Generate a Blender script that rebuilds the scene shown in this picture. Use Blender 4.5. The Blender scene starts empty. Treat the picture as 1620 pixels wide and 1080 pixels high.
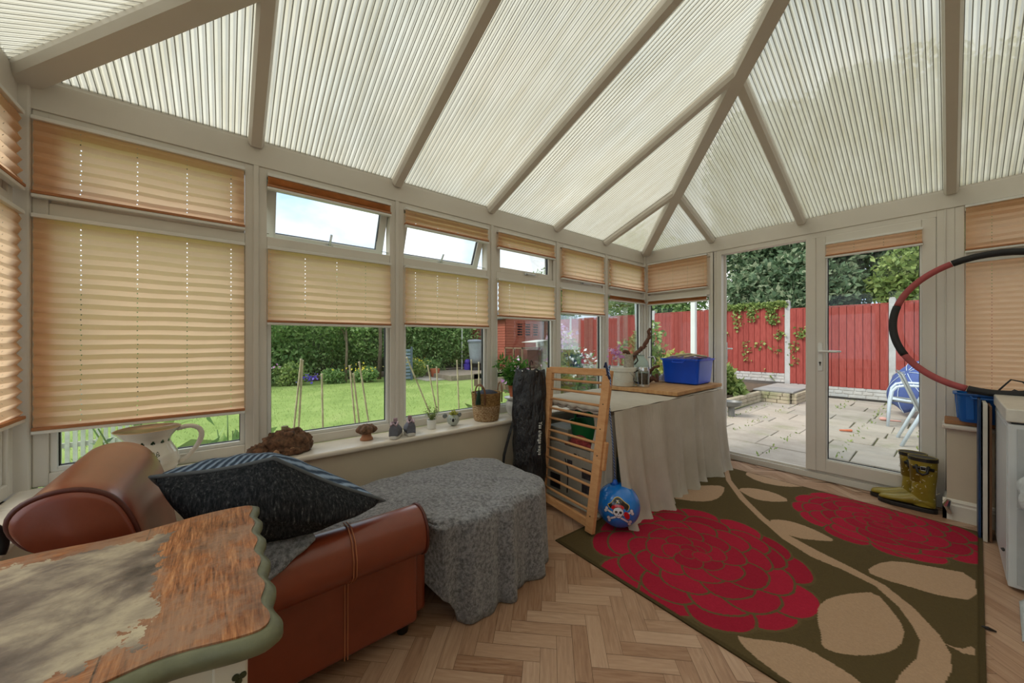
import bpy, bmesh, math, random
import numpy as np
from mathutils import Vector, Matrix

# ---------------------------------------------------------------- camera, sky, sun, exposure
COL = bpy.context.scene.collection
SC = bpy.context.scene
cam_d = bpy.data.cameras.new('camera')
cam = bpy.data.objects.new('camera', cam_d); COL.objects.link(cam)
cam_d.sensor_width = 36.0; cam_d.lens = 36.0 * 560 / 1620; cam_d.clip_start = 0.02; cam_d.clip_end = 300
CAMX, CAMY, CAMZ = 2.32, 0.0, 1.18
cam.location = (CAMX, CAMY, CAMZ)
cam.rotation_euler = (math.radians(90), 0, math.radians(90 - 39.0))
SC.camera = cam
SC.view_settings.view_transform = 'Standard'; SC.view_settings.look = 'None'
SC.view_settings.gamma = 1.0; SC.view_settings.use_curve_mapping = False
SC.view_settings.exposure = 0.85

W = bpy.data.worlds.new('sky'); SC.world = W; W.use_nodes = True
nt = W.node_tree; nt.nodes.clear()
def wn(t, **k):
    n = nt.nodes.new(t)
    for a, b in k.items(): setattr(n, a, b)
    return n
o_ = wn('ShaderNodeOutputWorld'); bg = wn('ShaderNodeBackground'); tc = wn('ShaderNodeTexCoord')
mp = wn('ShaderNodeMapping'); mp.inputs['Scale'].default_value = (1.6, 1.6, 3.4)
nz = wn('ShaderNodeTexNoise'); nz.inputs['Scale'].default_value = 1.7; nz.inputs['Detail'].default_value = 7; nz.inputs['Roughness'].default_value = .55
cr = wn('ShaderNodeValToRGB')
e = cr.color_ramp.elements
e[0].position = .34; e[0].color = (.42, .58, .78, 1); e[1].position = .62; e[1].color = (1.0, 1.0, 1.0, 1)
m1 = e.new(.47); m1.color = (.66, .74, .84, 1)
L = nt.links.new
L(tc.outputs['Generated'], mp.inputs['Vector']); L(mp.outputs['Vector'], nz.inputs['Vector']); L(nz.outputs['Fac'], cr.inputs['Fac'])
L(cr.outputs['Color'], bg.inputs['Color']); bg.inputs['Strength'].default_value = 1.0
L(bg.outputs['Background'], o_.inputs['Surface'])

sd = bpy.data.lights.new('sun', 'SUN'); sd.energy = 1.6; sd.angle = math.radians(25); sd.color = (1, .95, .86)
sun = bpy.data.objects.new('sun', sd); COL.objects.link(sun)
sun.rotation_euler = (math.radians(38), math.radians(-22), 0)

# ---------------------------------------------------------------- helpers
PI = math.pi
RS = np.random.RandomState(7)
def tag(o, label=None, cat=None, group=None, kind=None):
    if label: o['label'] = label
    if cat: o['category'] = cat
    if group: o['group'] = group
    if kind: o['kind'] = kind
    return o
def empty(name, loc=(0, 0, 0), label=None, cat=None, group=None, kind=None, rz=0.0):
    o = bpy.data.objects.new(name, None); COL.objects.link(o); o.location = loc; o.rotation_euler = (0, 0, rz)
    o.empty_display_size = .05
    return tag(o, label, cat, group, kind)
def copy_tree(o, parent=None):
    c = o.copy(); COL.objects.link(c); c.parent = parent
    for ch in list(o.children): copy_tree(ch, c)
    return c

class MB:
    """collects vertices and faces for ONE mesh; parented meshes are written relative to the parent's location"""
    def __init__(s): s.v = []; s.f = []; s.uv = None; s.n = 0
    def add(s, v, f):
        v = [tuple(map(float, p)) for p in v]
        s.v += v; s.f += [tuple(int(i) + s.n for i in q) for q in f]; s.n += len(v); return s
    def box(s, a, b):
        x0, y0, z0 = a; x1, y1, z1 = b
        x0, x1 = min(x0, x1), max(x0, x1); y0, y1 = min(y0, y1), max(y0, y1); z0, z1 = min(z0, z1), max(z0, z1)
        return s.add([(x0,y0,z0),(x1,y0,z0),(x1,y1,z0),(x0,y1,z0),(x0,y0,z1),(x1,y0,z1),(x1,y1,z1),(x0,y1,z1)],
                     [(0,3,2,1),(4,5,6,7),(0,1,5,4),(1,2,6,5),(2,3,7,6),(3,0,4,7)])
    def obox(s, p0, p1, w, h, up=(0,0,1)):
        """bar from p0 to p1 with width w across and height h along up"""
        p0, p1, up = Vector(p0), Vector(p1), Vector(up); d = (p1 - p0).normalized()
        sd = d.cross(up).normalized(); u = sd.cross(d).normalized()
        v = []
        for p in (p0, p1):
            for a, b in ((-1,-1),(1,-1),(1,1),(-1,1)): v.append(p + sd * a * w / 2 + u * b * h / 2)
        return s.add(v, [(0,1,2,3),(7,6,5,4),(0,4,5,1),(1,5,6,2),(2,6,7,3),(3,7,4,0)])
    def tube(s, pts, r, n=10, cap=True, closed=False, sx=1.0):
        pts = [Vector(p) for p in pts]; m = len(pts)
        rr = r if hasattr(r, '__len__') else [r] * m
        v = []; prev = None
        for i, p in enumerate(pts):
            if closed: d = pts[(i + 1) % m] - pts[i - 1]
            else: d = pts[min(i + 1, m - 1)] - pts[max(i - 1, 0)]
            if d.length < 1e-9: d = Vector((0, 0, 1))
            d.normalize()
            if prev is None:
                a = Vector((0, 0, 1)) if abs(d.z) < .9 else Vector((1, 0, 0))
                prev = d.cross(a).normalized()
            else:
                prev = prev - d * prev.dot(d)
                prev = prev.normalized() if prev.length > 1e-6 else d.orthogonal().normalized()
            q = d.cross(prev)
            for k in range(n):
                t = 2 * PI * k / n
                v.append(p + (prev * math.cos(t) * sx + q * math.sin(t)) * rr[i])
        f = []
        for i in range(m if closed else m - 1):
            j = (i + 1) % m
            for k in range(n):
                k2 = (k + 1) % n; f.append((i*n+k, i*n+k2, j*n+k2, j*n+k))
        if cap and not closed:
            f.append(tuple(range(n))[::-1]); f.append(tuple((m-1)*n + k for k in range(n)))
        return s.add(v, f)
    def lathe(s, prof, c=(0,0,0), n=24, sx=1, sy=1):
        v = []; f = []; m = len(prof)
        for (r, z) in prof:
            for k in range(n):
                t = 2 * PI * k / n; v.append((c[0] + r*math.cos(t)*sx, c[1] + r*math.sin(t)*sy, c[2] + z))
        for i in range(m - 1):
            for k in range(n):
                k2 = (k+1) % n; f.append((i*n+k, i*n+k2, (i+1)*n+k2, (i+1)*n+k))
        if prof[0][0] > 1e-6: f.append(tuple(range(n))[::-1])
        if prof[-1][0] > 1e-6: f.append(tuple((m-1)*n+k for k in range(n)))
        return s.add(v, f)
    def prism(s, poly, z0, z1, fn=None):
        n = len(poly)
        v = [(x, y, z0) for x, y in poly] + [(x, y, z1) for x, y in poly]
        if fn: v = [fn(*p) for p in v]
        f = [tuple(range(n))[::-1], tuple(range(n, 2*n))] + [(i, (i+1) % n, n+(i+1) % n, n+i) for i in range(n)]
        return s.add(v, f)
    def ell(s, c, r, nu=16, nv=10, fn=None):
        v = []; f = []
        for j in range(nv + 1):
            ph = -PI/2 + PI*j/nv
            for i in range(nu):
                t = 2*PI*i/nu
                p = (math.cos(ph)*math.cos(t), math.cos(ph)*math.sin(t), math.sin(ph))
                if fn: p = fn(*p)
                v.append((c[0]+p[0]*r[0], c[1]+p[1]*r[1], c[2]+p[2]*r[2]))
        for j in range(nv):
            for i in range(nu):
                k = (i+1) % nu; f.append((j*nu+i, j*nu+k, (j+1)*nu+k, (j+1)*nu+i))
        return s.add(v, f)
    def grid(s, nu, nv, fn, closed_u=False):
        v = [fn(i/(nu if closed_u else nu), j/nv) for j in range(nv+1) for i in range(nu + (0 if closed_u else 1))]
        w = nu if closed_u else nu+1; f = []
        for j in range(nv):
            for i in range(nu):
                k = (i+1) % w if closed_u else i+1
                f.append((j*w+i, j*w+k, (j+1)*w+k, (j+1)*w+i))
        return s.add(v, f)
    def build(s, name, mat, parent=None, smooth=False, bevel=0, seg=2, subsurf=0, solid=0, kind=None, fix=True, autos=None):
        off = parent_world(parent)
        me = bpy.data.meshes.new(name)
        vs = s.v if off is None else [(a-off[0], b-off[1], c-off[2]) for a, b, c in s.v]
        me.from_pydata(vs, [], s.f)
        if fix:
            bm = bmesh.new(); bm.from_mesh(me); bmesh.ops.remove_doubles(bm, verts=bm.verts, dist=1e-6)
            bmesh.ops.recalc_face_normals(bm, faces=bm.faces); bm.to_mesh(me); bm.free()
        me.materials.append(mat)
        if smooth: me.polygons.foreach_set('use_smooth', [True]*len(me.polygons))
        o = bpy.data.objects.new(name, me); COL.objects.link(o)
        if parent is not None: o.parent = parent
        if autos is not None:
            me.polygons.foreach_set('use_smooth', [True]*len(me.polygons)); me.set_sharp_from_angle(angle=math.radians(autos))
        if bevel:
            b = o.modifiers.new('bevel', 'BEVEL'); b.width = bevel; b.segments = seg; b.limit_method = 'ANGLE'; b.angle_limit = math.radians(40)
        if subsurf:
            b = o.modifiers.new('sub', 'SUBSURF'); b.levels = subsurf; b.render_levels = subsurf
        if solid:
            b = o.modifiers.new('solid', 'SOLIDIFY'); b.thickness = solid; b.offset = 0
        if kind: o['kind'] = kind
        return o
def parent_world(p):
    if p is None: return None
    x = Vector((0, 0, 0))
    while p is not None: x += Vector(p.location); p = p.parent
    return x
def fast_mesh(name, V, Fq, mat, parent=None, k=4, smooth=False):
    """V (n,3) and Fq (m,k) numpy arrays -> one object"""
    off = parent_world(parent)
    V = np.asarray(V, dtype=np.float32)
    if off is not None: V = V - np.array(off, dtype=np.float32)
    me = bpy.data.meshes.new(name); m = len(Fq)
    me.vertices.add(len(V)); me.vertices.foreach_set('co', V.ravel())
    me.loops.add(m*k); me.loops.foreach_set('vertex_index', np.asarray(Fq, dtype=np.int32).ravel())
    me.polygons.add(m); me.polygons.foreach_set('loop_start', np.arange(0, m*k, k, dtype=np.int32))
    me.polygons.foreach_set('loop_total', np.full(m, k, dtype=np.int32))
    if smooth: me.polygons.foreach_set('use_smooth', np.ones(m, dtype=bool))
    me.update(); me.validate(); me.materials.append(mat)
    o = bpy.data.objects.new(name, me); COL.objects.link(o)
    if parent is not None: o.parent = parent
    return o
def leaves(P, size, asp=.55, up=.3, rs=RS, droop=0.0):
    """numpy leaf quads (kite shaped, folded) at points P"""
    n = len(P); sz = size * rs.uniform(.6, 1.35, n)[:, None]
    d = rs.normal(size=(n, 3)); d[:, 2] += up - droop; d /= np.linalg.norm(d, axis=1)[:, None]
    a = rs.normal(size=(n, 3)); s_ = np.cross(d, a); s_ /= np.linalg.norm(s_, axis=1)[:, None]
    nn = np.cross(d, s_)
    v = np.empty((n, 4, 3)); v[:, 0] = P; v[:, 1] = P + (d*.5 + s_*asp*.5 + nn*.1)*sz; v[:, 2] = P + d*sz; v[:, 3] = P + (d*.5 - s_*asp*.5 + nn*.1)*sz
    return v.reshape(-1, 3), np.arange(4*n).reshape(n, 4)
def blob_points(n, c, r, rs=RS, lumps=8, shell=.55):
    """points in a lumpy crown"""
    out = []; c = np.array(c, float); r = np.array(r, float)
    cs = rs.normal(size=(lumps, 3)); cs /= np.linalg.norm(cs, axis=1)[:, None]; cs *= rs.uniform(.25, .72, lumps)[:, None]
    for i in range(lumps):
        m = n // lumps; d = rs.normal(size=(m, 3)); d /= np.linalg.norm(d, axis=1)[:, None]
        q = d * (shell + (1-shell)*rs.rand(m)**.6)[:, None] * rs.uniform(.38, .6)
        out.append(c + (cs[i] + q) * r)
    return np.vstack(out)

# ---------------------------------------------------------------- materials
def newmat(name):
    m = bpy.data.materials.new(name); m.use_nodes = True; n = m.node_tree; n.nodes.clear(); return m, n
class N:
    def __init__(s, name):
        s.m, s.t = newmat(name); s.out = s.n('ShaderNodeOutputMaterial')
    def n(s, t, ins=None, **k):
        x = s.t.nodes.new(t)
        for a, b in k.items(): setattr(x, a, b)
        if ins:
            for a, b in ins.items():
                if hasattr(b, 'is_linked') or isinstance(b, bpy.types.NodeSocket): s.t.links.new(b, x.inputs[a])
                else: x.inputs[a].default_value = b
        return x
    def ramp(s, fac, stops):
        x = s.n('ShaderNodeValToRGB', {'Fac': fac}); e = x.color_ramp.elements
        e[0].position, e[0].color = stops[0][0], (*stops[0][1], 1); e[1].position, e[1].color = stops[-1][0], (*stops[-1][1], 1)
        for p, c in stops[1:-1]: q = e.new(p); q.color = (*c, 1)
        return x.outputs['Color']
    def coord(s, which='Object', scale=(1,1,1), rot=(0,0,0)):
        t = s.n('ShaderNodeTexCoord'); m = s.n('ShaderNodeMapping', {'Vector': t.outputs[which], 'Scale': scale, 'Rotation': rot}); return m.outputs['Vector']
    def noise(s, vec, scale, detail=4, rough=.5, dist=0):
        return s.n('ShaderNodeTexNoise', {'Vector': vec, 'Scale': scale, 'Detail': detail, 'Roughness': rough, 'Distortion': dist}).outputs['Fac']
    def mix(s, f, a, b, mode='MIX'):
        x = s.n('ShaderNodeMix', data_type='RGBA', blend_type=mode)
        for i, v in ((0, f), (6, a), (7, b)):
            if isinstance(v, bpy.types.NodeSocket): s.t.links.new(v, x.inputs[i])
            else: x.inputs[i].default_value = v if i == 0 else (*v, 1) if len(v) == 3 else v
        return x.outputs[2]
    def math(s, op, a, b=0.0, c=0.0):
        x = s.n('ShaderNodeMath', operation=op)
        for i, v in enumerate((a, b, c)):
            if isinstance(v, bpy.types.NodeSocket): s.t.links.new(v, x.inputs[i])
            else: x.inputs[i].default_value = v
        return x.outputs[0]
    def bump(s, h, strength=.3, dist=.01):
        return s.n('ShaderNodeBump', {'Height': h, 'Strength': strength, 'Distance': dist}).outputs['Normal']
    def bsdf(s, color, rough=.5, metal=0, normal=None, spec=.5, **kw):
        ins = {'Roughness': rough, 'Metallic': metal, 'Specular IOR Level': spec}
        ins['Base Color'] = color if isinstance(color, bpy.types.NodeSocket) else (*color, 1)
        if normal is not None: ins['Normal'] = normal
        ins.update(kw)
        return s.n('ShaderNodeBsdfPrincipled', ins).outputs[0]
    def done(s, sh): s.t.links.new(sh, s.out.inputs['Surface']); return s.m
def lin(r, g, b):
    f = lambda c: (c/255/12.92) if c/255 <= .04045 else ((c/255+.055)/1.055)**2.4
    return (f(r), f(g), f(b))
def pm(name, rgb, rough=.5, metal=0, var=.08, scale=8, bump=0, bscale=60, spec=.5, **kw):
    """plain material: sRGB colour with a little noise in tone and optional fine bump"""
    c = lin(*rgb); k = N(name); v = k.coord('Object')
    f = k.noise(v, scale, 5, .6)
    col = k.ramp(f, [(.25, tuple(x*(1-var*2) for x in c)), (.75, tuple(min(1, x*(1+var)) for x in c))])
    nm = k.bump(k.noise(v, bscale, 4, .6), bump, .004) if bump else None
    return k.done(k.bsdf(col, rough, metal, nm, spec, **kw))

M = {}
M['upvc'] = pm('upvc', (216, 211, 202), .35, var=.03, scale=3, bump=.03, bscale=30)
M['upvc_white'] = pm('upvc_white', (226, 226, 222), .3, var=.03, scale=3)
M['plaster'] = pm('plaster', (208, 195, 172), .8, var=.05, scale=2.5, bump=.12, bscale=50)
M['skirting'] = pm('skirting', (226, 220, 208), .45, var=.04, scale=6)
M['sill'] = pm('sill', (226, 216, 202), .22, var=.06, scale=5, bump=.04, bscale=20)
M['rubber'] = pm('rubber', (28, 30, 32), .6)
M['dark'] = pm('dark_metal', (52, 48, 44), .4, .6)
M['chrome'] = pm('chrome', (205, 208, 210), .2, .9, var=.02)

k = N('glass'); tr = k.n('ShaderNodeBsdfTransparent', {'Color': (.95, .975, .97, 1)}); gl = k.n('ShaderNodeBsdfGlossy', {'Roughness': .02})
fr = k.n('ShaderNodeFresnel', {'IOR': 1.45}); M['glass'] = k.done(k.n('ShaderNodeMixShader', {0: k.math('MULTIPLY', fr.outputs[0], .5), 1: tr.outputs[0], 2: gl.outputs[0]}).outputs[0])

# pleated blind cloth: linen weave, lets daylight through, rows of cord holes (uv in metres)
def blind_mat(name, col, trans):
    k = N(name); uv = k.n('ShaderNodeUVMap').outputs[0]; sp = k.n('ShaderNodeSeparateXYZ', {0: uv})
    u, v = sp.outputs[0], sp.outputs[1]
    weave = k.noise(k.n('ShaderNodeMapping', {'Vector': uv, 'Scale': (1, 7, 1)}).outputs[0], 90, 3, .6)
    blot = k.noise(uv, 6, 4, .6)
    c = lin(*col)
    cc = k.mix(weave, tuple(x*.86 for x in c), c); cc = k.mix(k.math('MULTIPLY', blot, .35), cc, tuple(x*.8 for x in c))
    d = k.n('ShaderNodeBsdfDiffuse', {'Color': cc}); t = k.n('ShaderNodeBsdfTranslucent', {'Color': k.mix(.5, cc, lin(*trans))})
    mx = k.n('ShaderNodeMixShader', {0: .76, 1: d.outputs[0], 2: t.outputs[0]}).outputs[0]
    fu = k.math('ABSOLUTE', k.math('SUBTRACT', k.math('FRACT', k.math('DIVIDE', k.math('ADD', u, .06), .165)), .5))
    fv = k.math('ABSOLUTE', k.math('SUBTRACT', k.math('FRACT', k.math('DIVIDE', v, .021)), .5))
    hole = k.math('MULTIPLY', k.math('LESS_THAN', fu, .011), k.math('LESS_THAN', fv, .11))
    tp = k.n('ShaderNodeBsdfTransparent')
    return k.done(k.n('ShaderNodeMixShader', {0: hole, 1: mx, 2: tp.outputs[0]}).outputs[0])
M['blind'] = blind_mat('blind_cloth', (255, 226, 196), (255, 212, 166))
M['blind_edge'] = pm('blind_edge', (172, 116, 76), .7, var=.05)

# multiwall polycarbonate: uv in metres, u across the flutes
def roof_mat():
    k = N('polycarbonate'); uv = k.n('ShaderNodeUVMap').outputs[0]; sp = k.n('ShaderNodeSeparateXYZ', {0: uv})
    u = sp.outputs[0]; ph = k.math('FRACT', k.math('DIVIDE', u, .0245))
    rib = k.math('LESS_THAN', k.math('ABSOLUTE', k.math('SUBTRACT', ph, .5)), .085)
    rib2 = k.math('LESS_THAN', ph, .34)
    dirt = k.noise(k.n('ShaderNodeMapping', {'Vector': uv, 'Scale': (9, 1.2, 1)}).outputs[0], 1.6, 6, .7)
    base = k.ramp(dirt, [(.3, lin(212, 204, 176)), (.7, lin(240, 237, 222))])
    rb = k.mix(k.math('MULTIPLY', rib2, .75), base, lin(186, 184, 172)); rb = k.mix(rib, rb, lin(100, 98, 88))
    spots = k.math('GREATER_THAN', k.noise(uv, 22, 2, .5), .79)
    rb = k.mix(k.math('MULTIPLY', spots, .5), rb, lin(120, 112, 96))
    t = k.n('ShaderNodeBsdfTranslucent', {'Color': rb}); g = k.n('ShaderNodeBsdfGlossy', {'Color': (.8,.8,.8,1), 'Roughness': .25})
    tp = k.n('ShaderNodeBsdfTransparent', {'Color': k.mix(.6, rb, (1, 1, 1))}); df = k.n('ShaderNodeBsdfDiffuse', {'Color': rb})
    a = k.n('ShaderNodeMixShader', {0: .12, 1: t.outputs[0], 2: df.outputs[0]}).outputs[0]
    b = k.n('ShaderNodeMixShader', {0: k.math('SUBTRACT', .46, k.math('MULTIPLY', rib, .44)), 1: a, 2: tp.outputs[0]}).outputs[0]
    c = k.n('ShaderNodeMixShader', {0: .05, 1: b, 2: g.outputs[0]}).outputs[0]
    return k.done(c)
M['poly'] = roof_mat()

def leaf_mat(name, a, b, c, trans=.35, rough=.5):
    k = N(name); g = k.n('ShaderNodeNewGeometry'); r = g.outputs['Random Per Island']
    big = k.noise(k.coord('Object'), 1.2, 3, .6)
    col = k.ramp(r, [(0, lin(*a)), (.55, lin(*b)), (1, lin(*c))])
    col = k.mix(k.math('MULTIPLY', big, .45), col, k.mix(.5, col, lin(*c)))
    p = k.bsdf(col, rough, 0, None, .3); t = k.n('ShaderNodeBsdfTranslucent', {'Color': col}).outputs[0]
    return k.done(k.n('ShaderNodeMixShader', {0: trans, 1: p, 2: t}).outputs[0])
M['leaf_hedge'] = leaf_mat('hedge_leaf', (78, 116, 62), (128, 164, 92), (190, 212, 144), .45)
M['leaf_dark'] = leaf_mat('dark_leaf', (58, 90, 64), (104, 134, 96), (178, 188, 152), .4)
M['leaf_bright'] = leaf_mat('bright_leaf', (90, 116, 60), (134, 158, 84), (182, 194, 120))
M['leaf_autumn'] = leaf_mat('mottled_leaf', (150, 96, 70), (158, 168, 76), (196, 196, 110))
M['petal_pink'] = leaf_mat('pink_petal', (190, 110, 190), (220, 160, 216), (244, 216, 240))
M['petal_yellow'] = leaf_mat('yellow_petal', (236, 206, 30), (250, 226, 70), (252, 240, 150))
M['petal_violet'] = leaf_mat('violet_petal', (70, 50, 150), (96, 76, 190), (140, 120, 214))
M['bark'] = pm('bark', (122, 106, 88), .9, var=.25, scale=12, bump=.5, bscale=30)
M['cane'] = pm('bamboo', (196, 182, 150), .6, var=.2, scale=14)
M['terracotta'] = pm('terracotta', (178, 100, 68), .8, var=.12)

def lawn_mat():
    k = N('lawn'); v = k.coord('Object')
    a = k.noise(v, 1.1, 5, .65); b = k.noise(v, 60, 3, .7)
    c = k.ramp(a, [(.3, lin(130, 150, 80)), (.55, lin(154, 172, 98)), (.75, lin(174, 184, 116))])
    c = k.mix(k.math('MULTIPLY', b, .5), c, lin(92, 116, 60))
    return k.done(k.bsdf(c, .9, 0, k.bump(b, .5, .03), .1))
M['lawn'] = lawn_mat()
M['soil'] = pm('soil', (96, 80, 62), .95, var=.25, scale=7, bump=.5, bscale=20)
def stone_mat(name, a, b, sc=3, moss=.0):
    k = N(name); v = k.coord('Object'); g = k.n('ShaderNodeNewGeometry')
    n1 = k.noise(v, sc, 8, .7); n2 = k.noise(v, sc*9, 5, .7)
    c = k.ramp(n1, [(.3, lin(*a)), (.7, lin(*b))]); c = k.mix(k.math('MULTIPLY', n2, .35), c, tuple(x*.6 for x in lin(*a)))
    c = k.mix(k.math('MULTIPLY', g.outputs['Random Per Island'], .25), c, lin(214, 196, 176))
    if moss: c = k.mix(k.ramp(k.noise(v, 1.7, 6, .7), [(.55, (0,0,0)), (.7, (moss,)*3)]), c, lin(120, 128, 84))
    return k.done(k.bsdf(c, .85, 0, k.bump(n2, .5, .01), .25))
M['patio'] = stone_mat('patio_slab', (146, 138, 126), (182, 173, 160), 2.2, .5)
M['mortar'] = pm('patio_joint', (112, 112, 78), .95, var=.3, scale=9, bump=.4)
M['gravelboard'] = stone_mat('concrete', (168, 168, 166), (204, 204, 202), 5)
M['wallstone'] = stone_mat('garden_wall_stone', (150, 140, 116), (196, 186, 158), 6, .7)
def plank_mat(name, a, b, grain=(1, 1, 9)):
    k = N(name); v = k.coord('Object', grain); g = k.n('ShaderNodeNewGeometry')
    n1 = k.noise(v, 5, 6, .65, .3)
    c = k.ramp(n1, [(.3, lin(*a)), (.7, lin(*b))]); c = k.mix(k.math('MULTIPLY', g.outputs['Random Per Island'], .3), c, tuple(x*.55 for x in lin(*a)))
    return k.done(k.bsdf(c, .75, 0, k.bump(n1, .25, .005), .3))
M['fence'] = plank_mat('red_fence_board', (142, 58, 50), (174, 86, 76), (9, 9, 1))
M['shed'] = plank_mat('shed_board', (150, 74, 58), (178, 104, 84), (2, 1, 10))
# ================================================================ THE ROOM
XL, YB, YC, XR = 0.0, 3.95, -0.64, 3.95      # window wall A, door wall B, left wall C, house wall
ZE, ZB = 2.24, 2.115                          # top and bottom of the eaves beam
GZ = -0.15                                    # ground outside
AP = (2.295, 1.655); SL = .384
def zr(x, y): return ZE + .012 + SL * max(0, min(x, YB - y, y - YC))

# floor: herringbone planks, one mesh (pattern of one floor)
def herring():
    w, l = .062, .248; V = []; F = []; U = []; R_ = []
    c, s = math.cos(PI/4), math.sin(PI/4); n = 0; rs = np.random.RandomState(3)
    K = 46
    x0, x1, y0, y1 = 0.15, 3.95, -.6, 3.93
    for i in range(-K, K*2):
        for j in range(-K, K):
            # classic herringbone: horizontals at (i*w + ... ), verticals beside
            for kind in (0, 1):
                bx = i*w + j*l*1.0; by = i*w - j*l*1.0
                bx = (i)*w + j*l; by = (i)*w - j*l
                if kind == 0: a = (bx, by); q = [(0,0),(l,0),(l,w),(0,w)]
                else: a = (bx, by + w) ; q = [(0,0),(w,0),(w,l),(0,l)]
                cx = a[0] + (l/2 if kind == 0 else w/2); cy = a[1] + (w/2 if kind == 0 else l/2)
                X = 1.9 + c*cx - s*cy; Y = 1.6 + s*cx + c*cy
                if not (x0-.2 < X < x1+.2 and y0-.2 < Y < y1+.2): continue
                r = rs.rand(); g = .0007
                pts = [(a[0]+p+(g if p == 0 else -g), a[1]+t+(g if t == 0 else -g)) for p, t in q]
                off = rs.rand()*40
                for (p, t), (pp, tt) in zip(pts, q):
                    V.append((min(max(1.9 + c*p - s*t, x0), x1), min(max(1.6 + s*p + c*t, y0), y1), .002))
                    U.append((pp/l*.248 + off, tt + off*3) if kind == 0 else (tt + off, pp + off*3))
                F.append((n, n+1, n+2, n+3)); R_.append(r); n += 4
    return V, F, U, R_
def floor_mat():
    k = N('herringbone_vinyl'); uv = k.n('ShaderNodeUVMap').outputs[0]
    at = k.n('ShaderNodeAttribute', attribute_name='tone').outputs['Fac']
    g1 = k.noise(k.n('ShaderNodeMapping', {'Vector': uv, 'Scale': (3, 34, 1)}).outputs[0], 2.2, 7, .62, .8)
    g2 = k.noise(k.n('ShaderNodeMapping', {'Vector': uv, 'Scale': (6, 120, 1)}).outputs[0], 2, 3, .6)
    c = k.ramp(g1, [(.3, lin(138, 98, 72)), (.5, lin(176, 136, 106)), (.72, lin(200, 166, 138))])
    c = k.mix(k.math('MULTIPLY', at, .55), c, lin(216, 184, 158)); c = k.mix(k.math('MULTIPLY', k.math('SUBTRACT', 1.0, at), .3), c, lin(134, 94, 70))
    c = k.mix(k.math('MULTIPLY', g2, .3), c, lin(140, 102, 78))
    return k.done(k.bsdf(c, .36, 0, k.bump(g2, .06, .002), .5))
V, F_, U_, R_ = herring()
fb = MB(); fb.box((-.05, -.9, -.14), (3.95, 4.0, .0)); floor = fb.build('floor', pm('floor_joint', (120, 92, 66), .6), kind='structure')
o = fast_mesh('floor_planks', V, F_, floor_mat(), floor)
me = o.data; uvl = me.uv_layers.new(name='UVMap'); uvl.data.foreach_set('uv', np.array(U_, dtype=np.float32).ravel())
at = me.attributes.new('tone', 'FLOAT', 'FACE'); at.data.foreach_set('value', np.array(R_, dtype=np.float32))

# dwarf walls
WT = .20
b = MB(); b.box((-.08, YC-.25, -.15), (WT, YB+.05, .56)); wl = b.build('wall_left', M['plaster'], kind='structure')
b = MB(); b.box((-.08, YC-.25, -.3), (3.95, YC+.12, .56)); b.build('wall_back_left', M['plaster'], kind='structure')
b = MB(); b.box((WT, YB-WT, -.15), (.74, YB+.08, .56)); b.build('wall_far_left', M['plaster'], kind='structure')
b = MB(); b.box((2.31, YB-WT, -.15), (XR, YB+.08, .60)); b.build('wall_far_right', M['plaster'], kind='structure')
b = MB(); b.box((XR, YC-.25, -.15), (XR+.25, YB+.3, 3.4)); b.build('wall_right', M['plaster'], kind='structure')
# outside skirts of brick
M['brick'] = pm('brick', (168, 92, 70), .85, var=.2, scale=10, bump=.3)
# sills
def sill(n, a, b_):
    q = MB(); q.box(a, b_); return q.build('trim_%d' % n, M['sill'], kind='structure', bevel=.012, seg=3)
sill(1, (0.0, YC, .56), (WT+.035, YB, .59))
sill(2, (WT+.035, YC, .56), (3.94, YC+.15, .59))
sill(3, (WT+.035, YB-WT-.035, .56), (.75, YB, .59))
sill(4, (2.29, YB-WT-.035, .60), (3.94, YB, .632))
# skirting boards with moulded top
def skirt(name, p0, p1, nrm):
    q = MB(); prof = [(0, 0), (.018, 0), (.018, .095), (.013, .105), (.015, .118), (.008, .13), (0, .135)]
    p0 = Vector(p0); p1 = Vector(p1); nrm = Vector(nrm)
    v = [p + nrm*a + Vector((0, 0, z)) for p in (p0, p1) for a, z in prof]; n = len(prof)
    q.add(v, [tuple(range(n))[::-1], tuple(range(n, 2*n))] + [(i, (i+1) % n, n+(i+1) % n, n+i) for i in range(n)])
    q.build(name, M['skirting'], kind='structure')
skirt('baseboard_left', (WT, YC+.12, .002), (WT, YB-WT, .002), (1, 0, 0))
skirt('baseboard_back_left', (WT, YC+.12, .002), (3.94, YC+.12, .002), (0, 1, 0))
skirt('baseboard_far_left', (WT, YB-WT, .002), (.74, YB-WT, .002), (0, -1, 0))
skirt('baseboard_far_right', (2.292, YB-WT, .002), (3.94, YB-WT, .002), (0, -1, 0))
skirt('baseboard_far_right_end', (2.31, YB-WT-.018, .002), (2.31, YB-.02, .002), (-1, 0, 0))
skirt('baseboard_right', (XR, YC+.12, .002), (XR, YB-WT, .002), (-1, 0, 0))

# eaves beams (stepped box profile)
def beam(n, a, b_, c, d):
    q = MB(); q.box(a, b_); q.box(c, d); q.build('trim_%d' % n, M['upvc'], kind='structure', bevel=.004)
beam(5, (-.09, YC-.09, ZB), (.0, YB+.09, ZE+.02), (0, YC, ZB+.0), (.006, YB, ZE))
beam(6, (0.006, YB, ZB), (XR, YB+.09, ZE+.02), (.006, YB-.006, ZB), (XR, YB, ZE))
beam(7, (0.006, YC-.09, ZB), (XR, YC, ZE+.02), (.006, YC, ZB), (XR, YC+.006, ZE))
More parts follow.
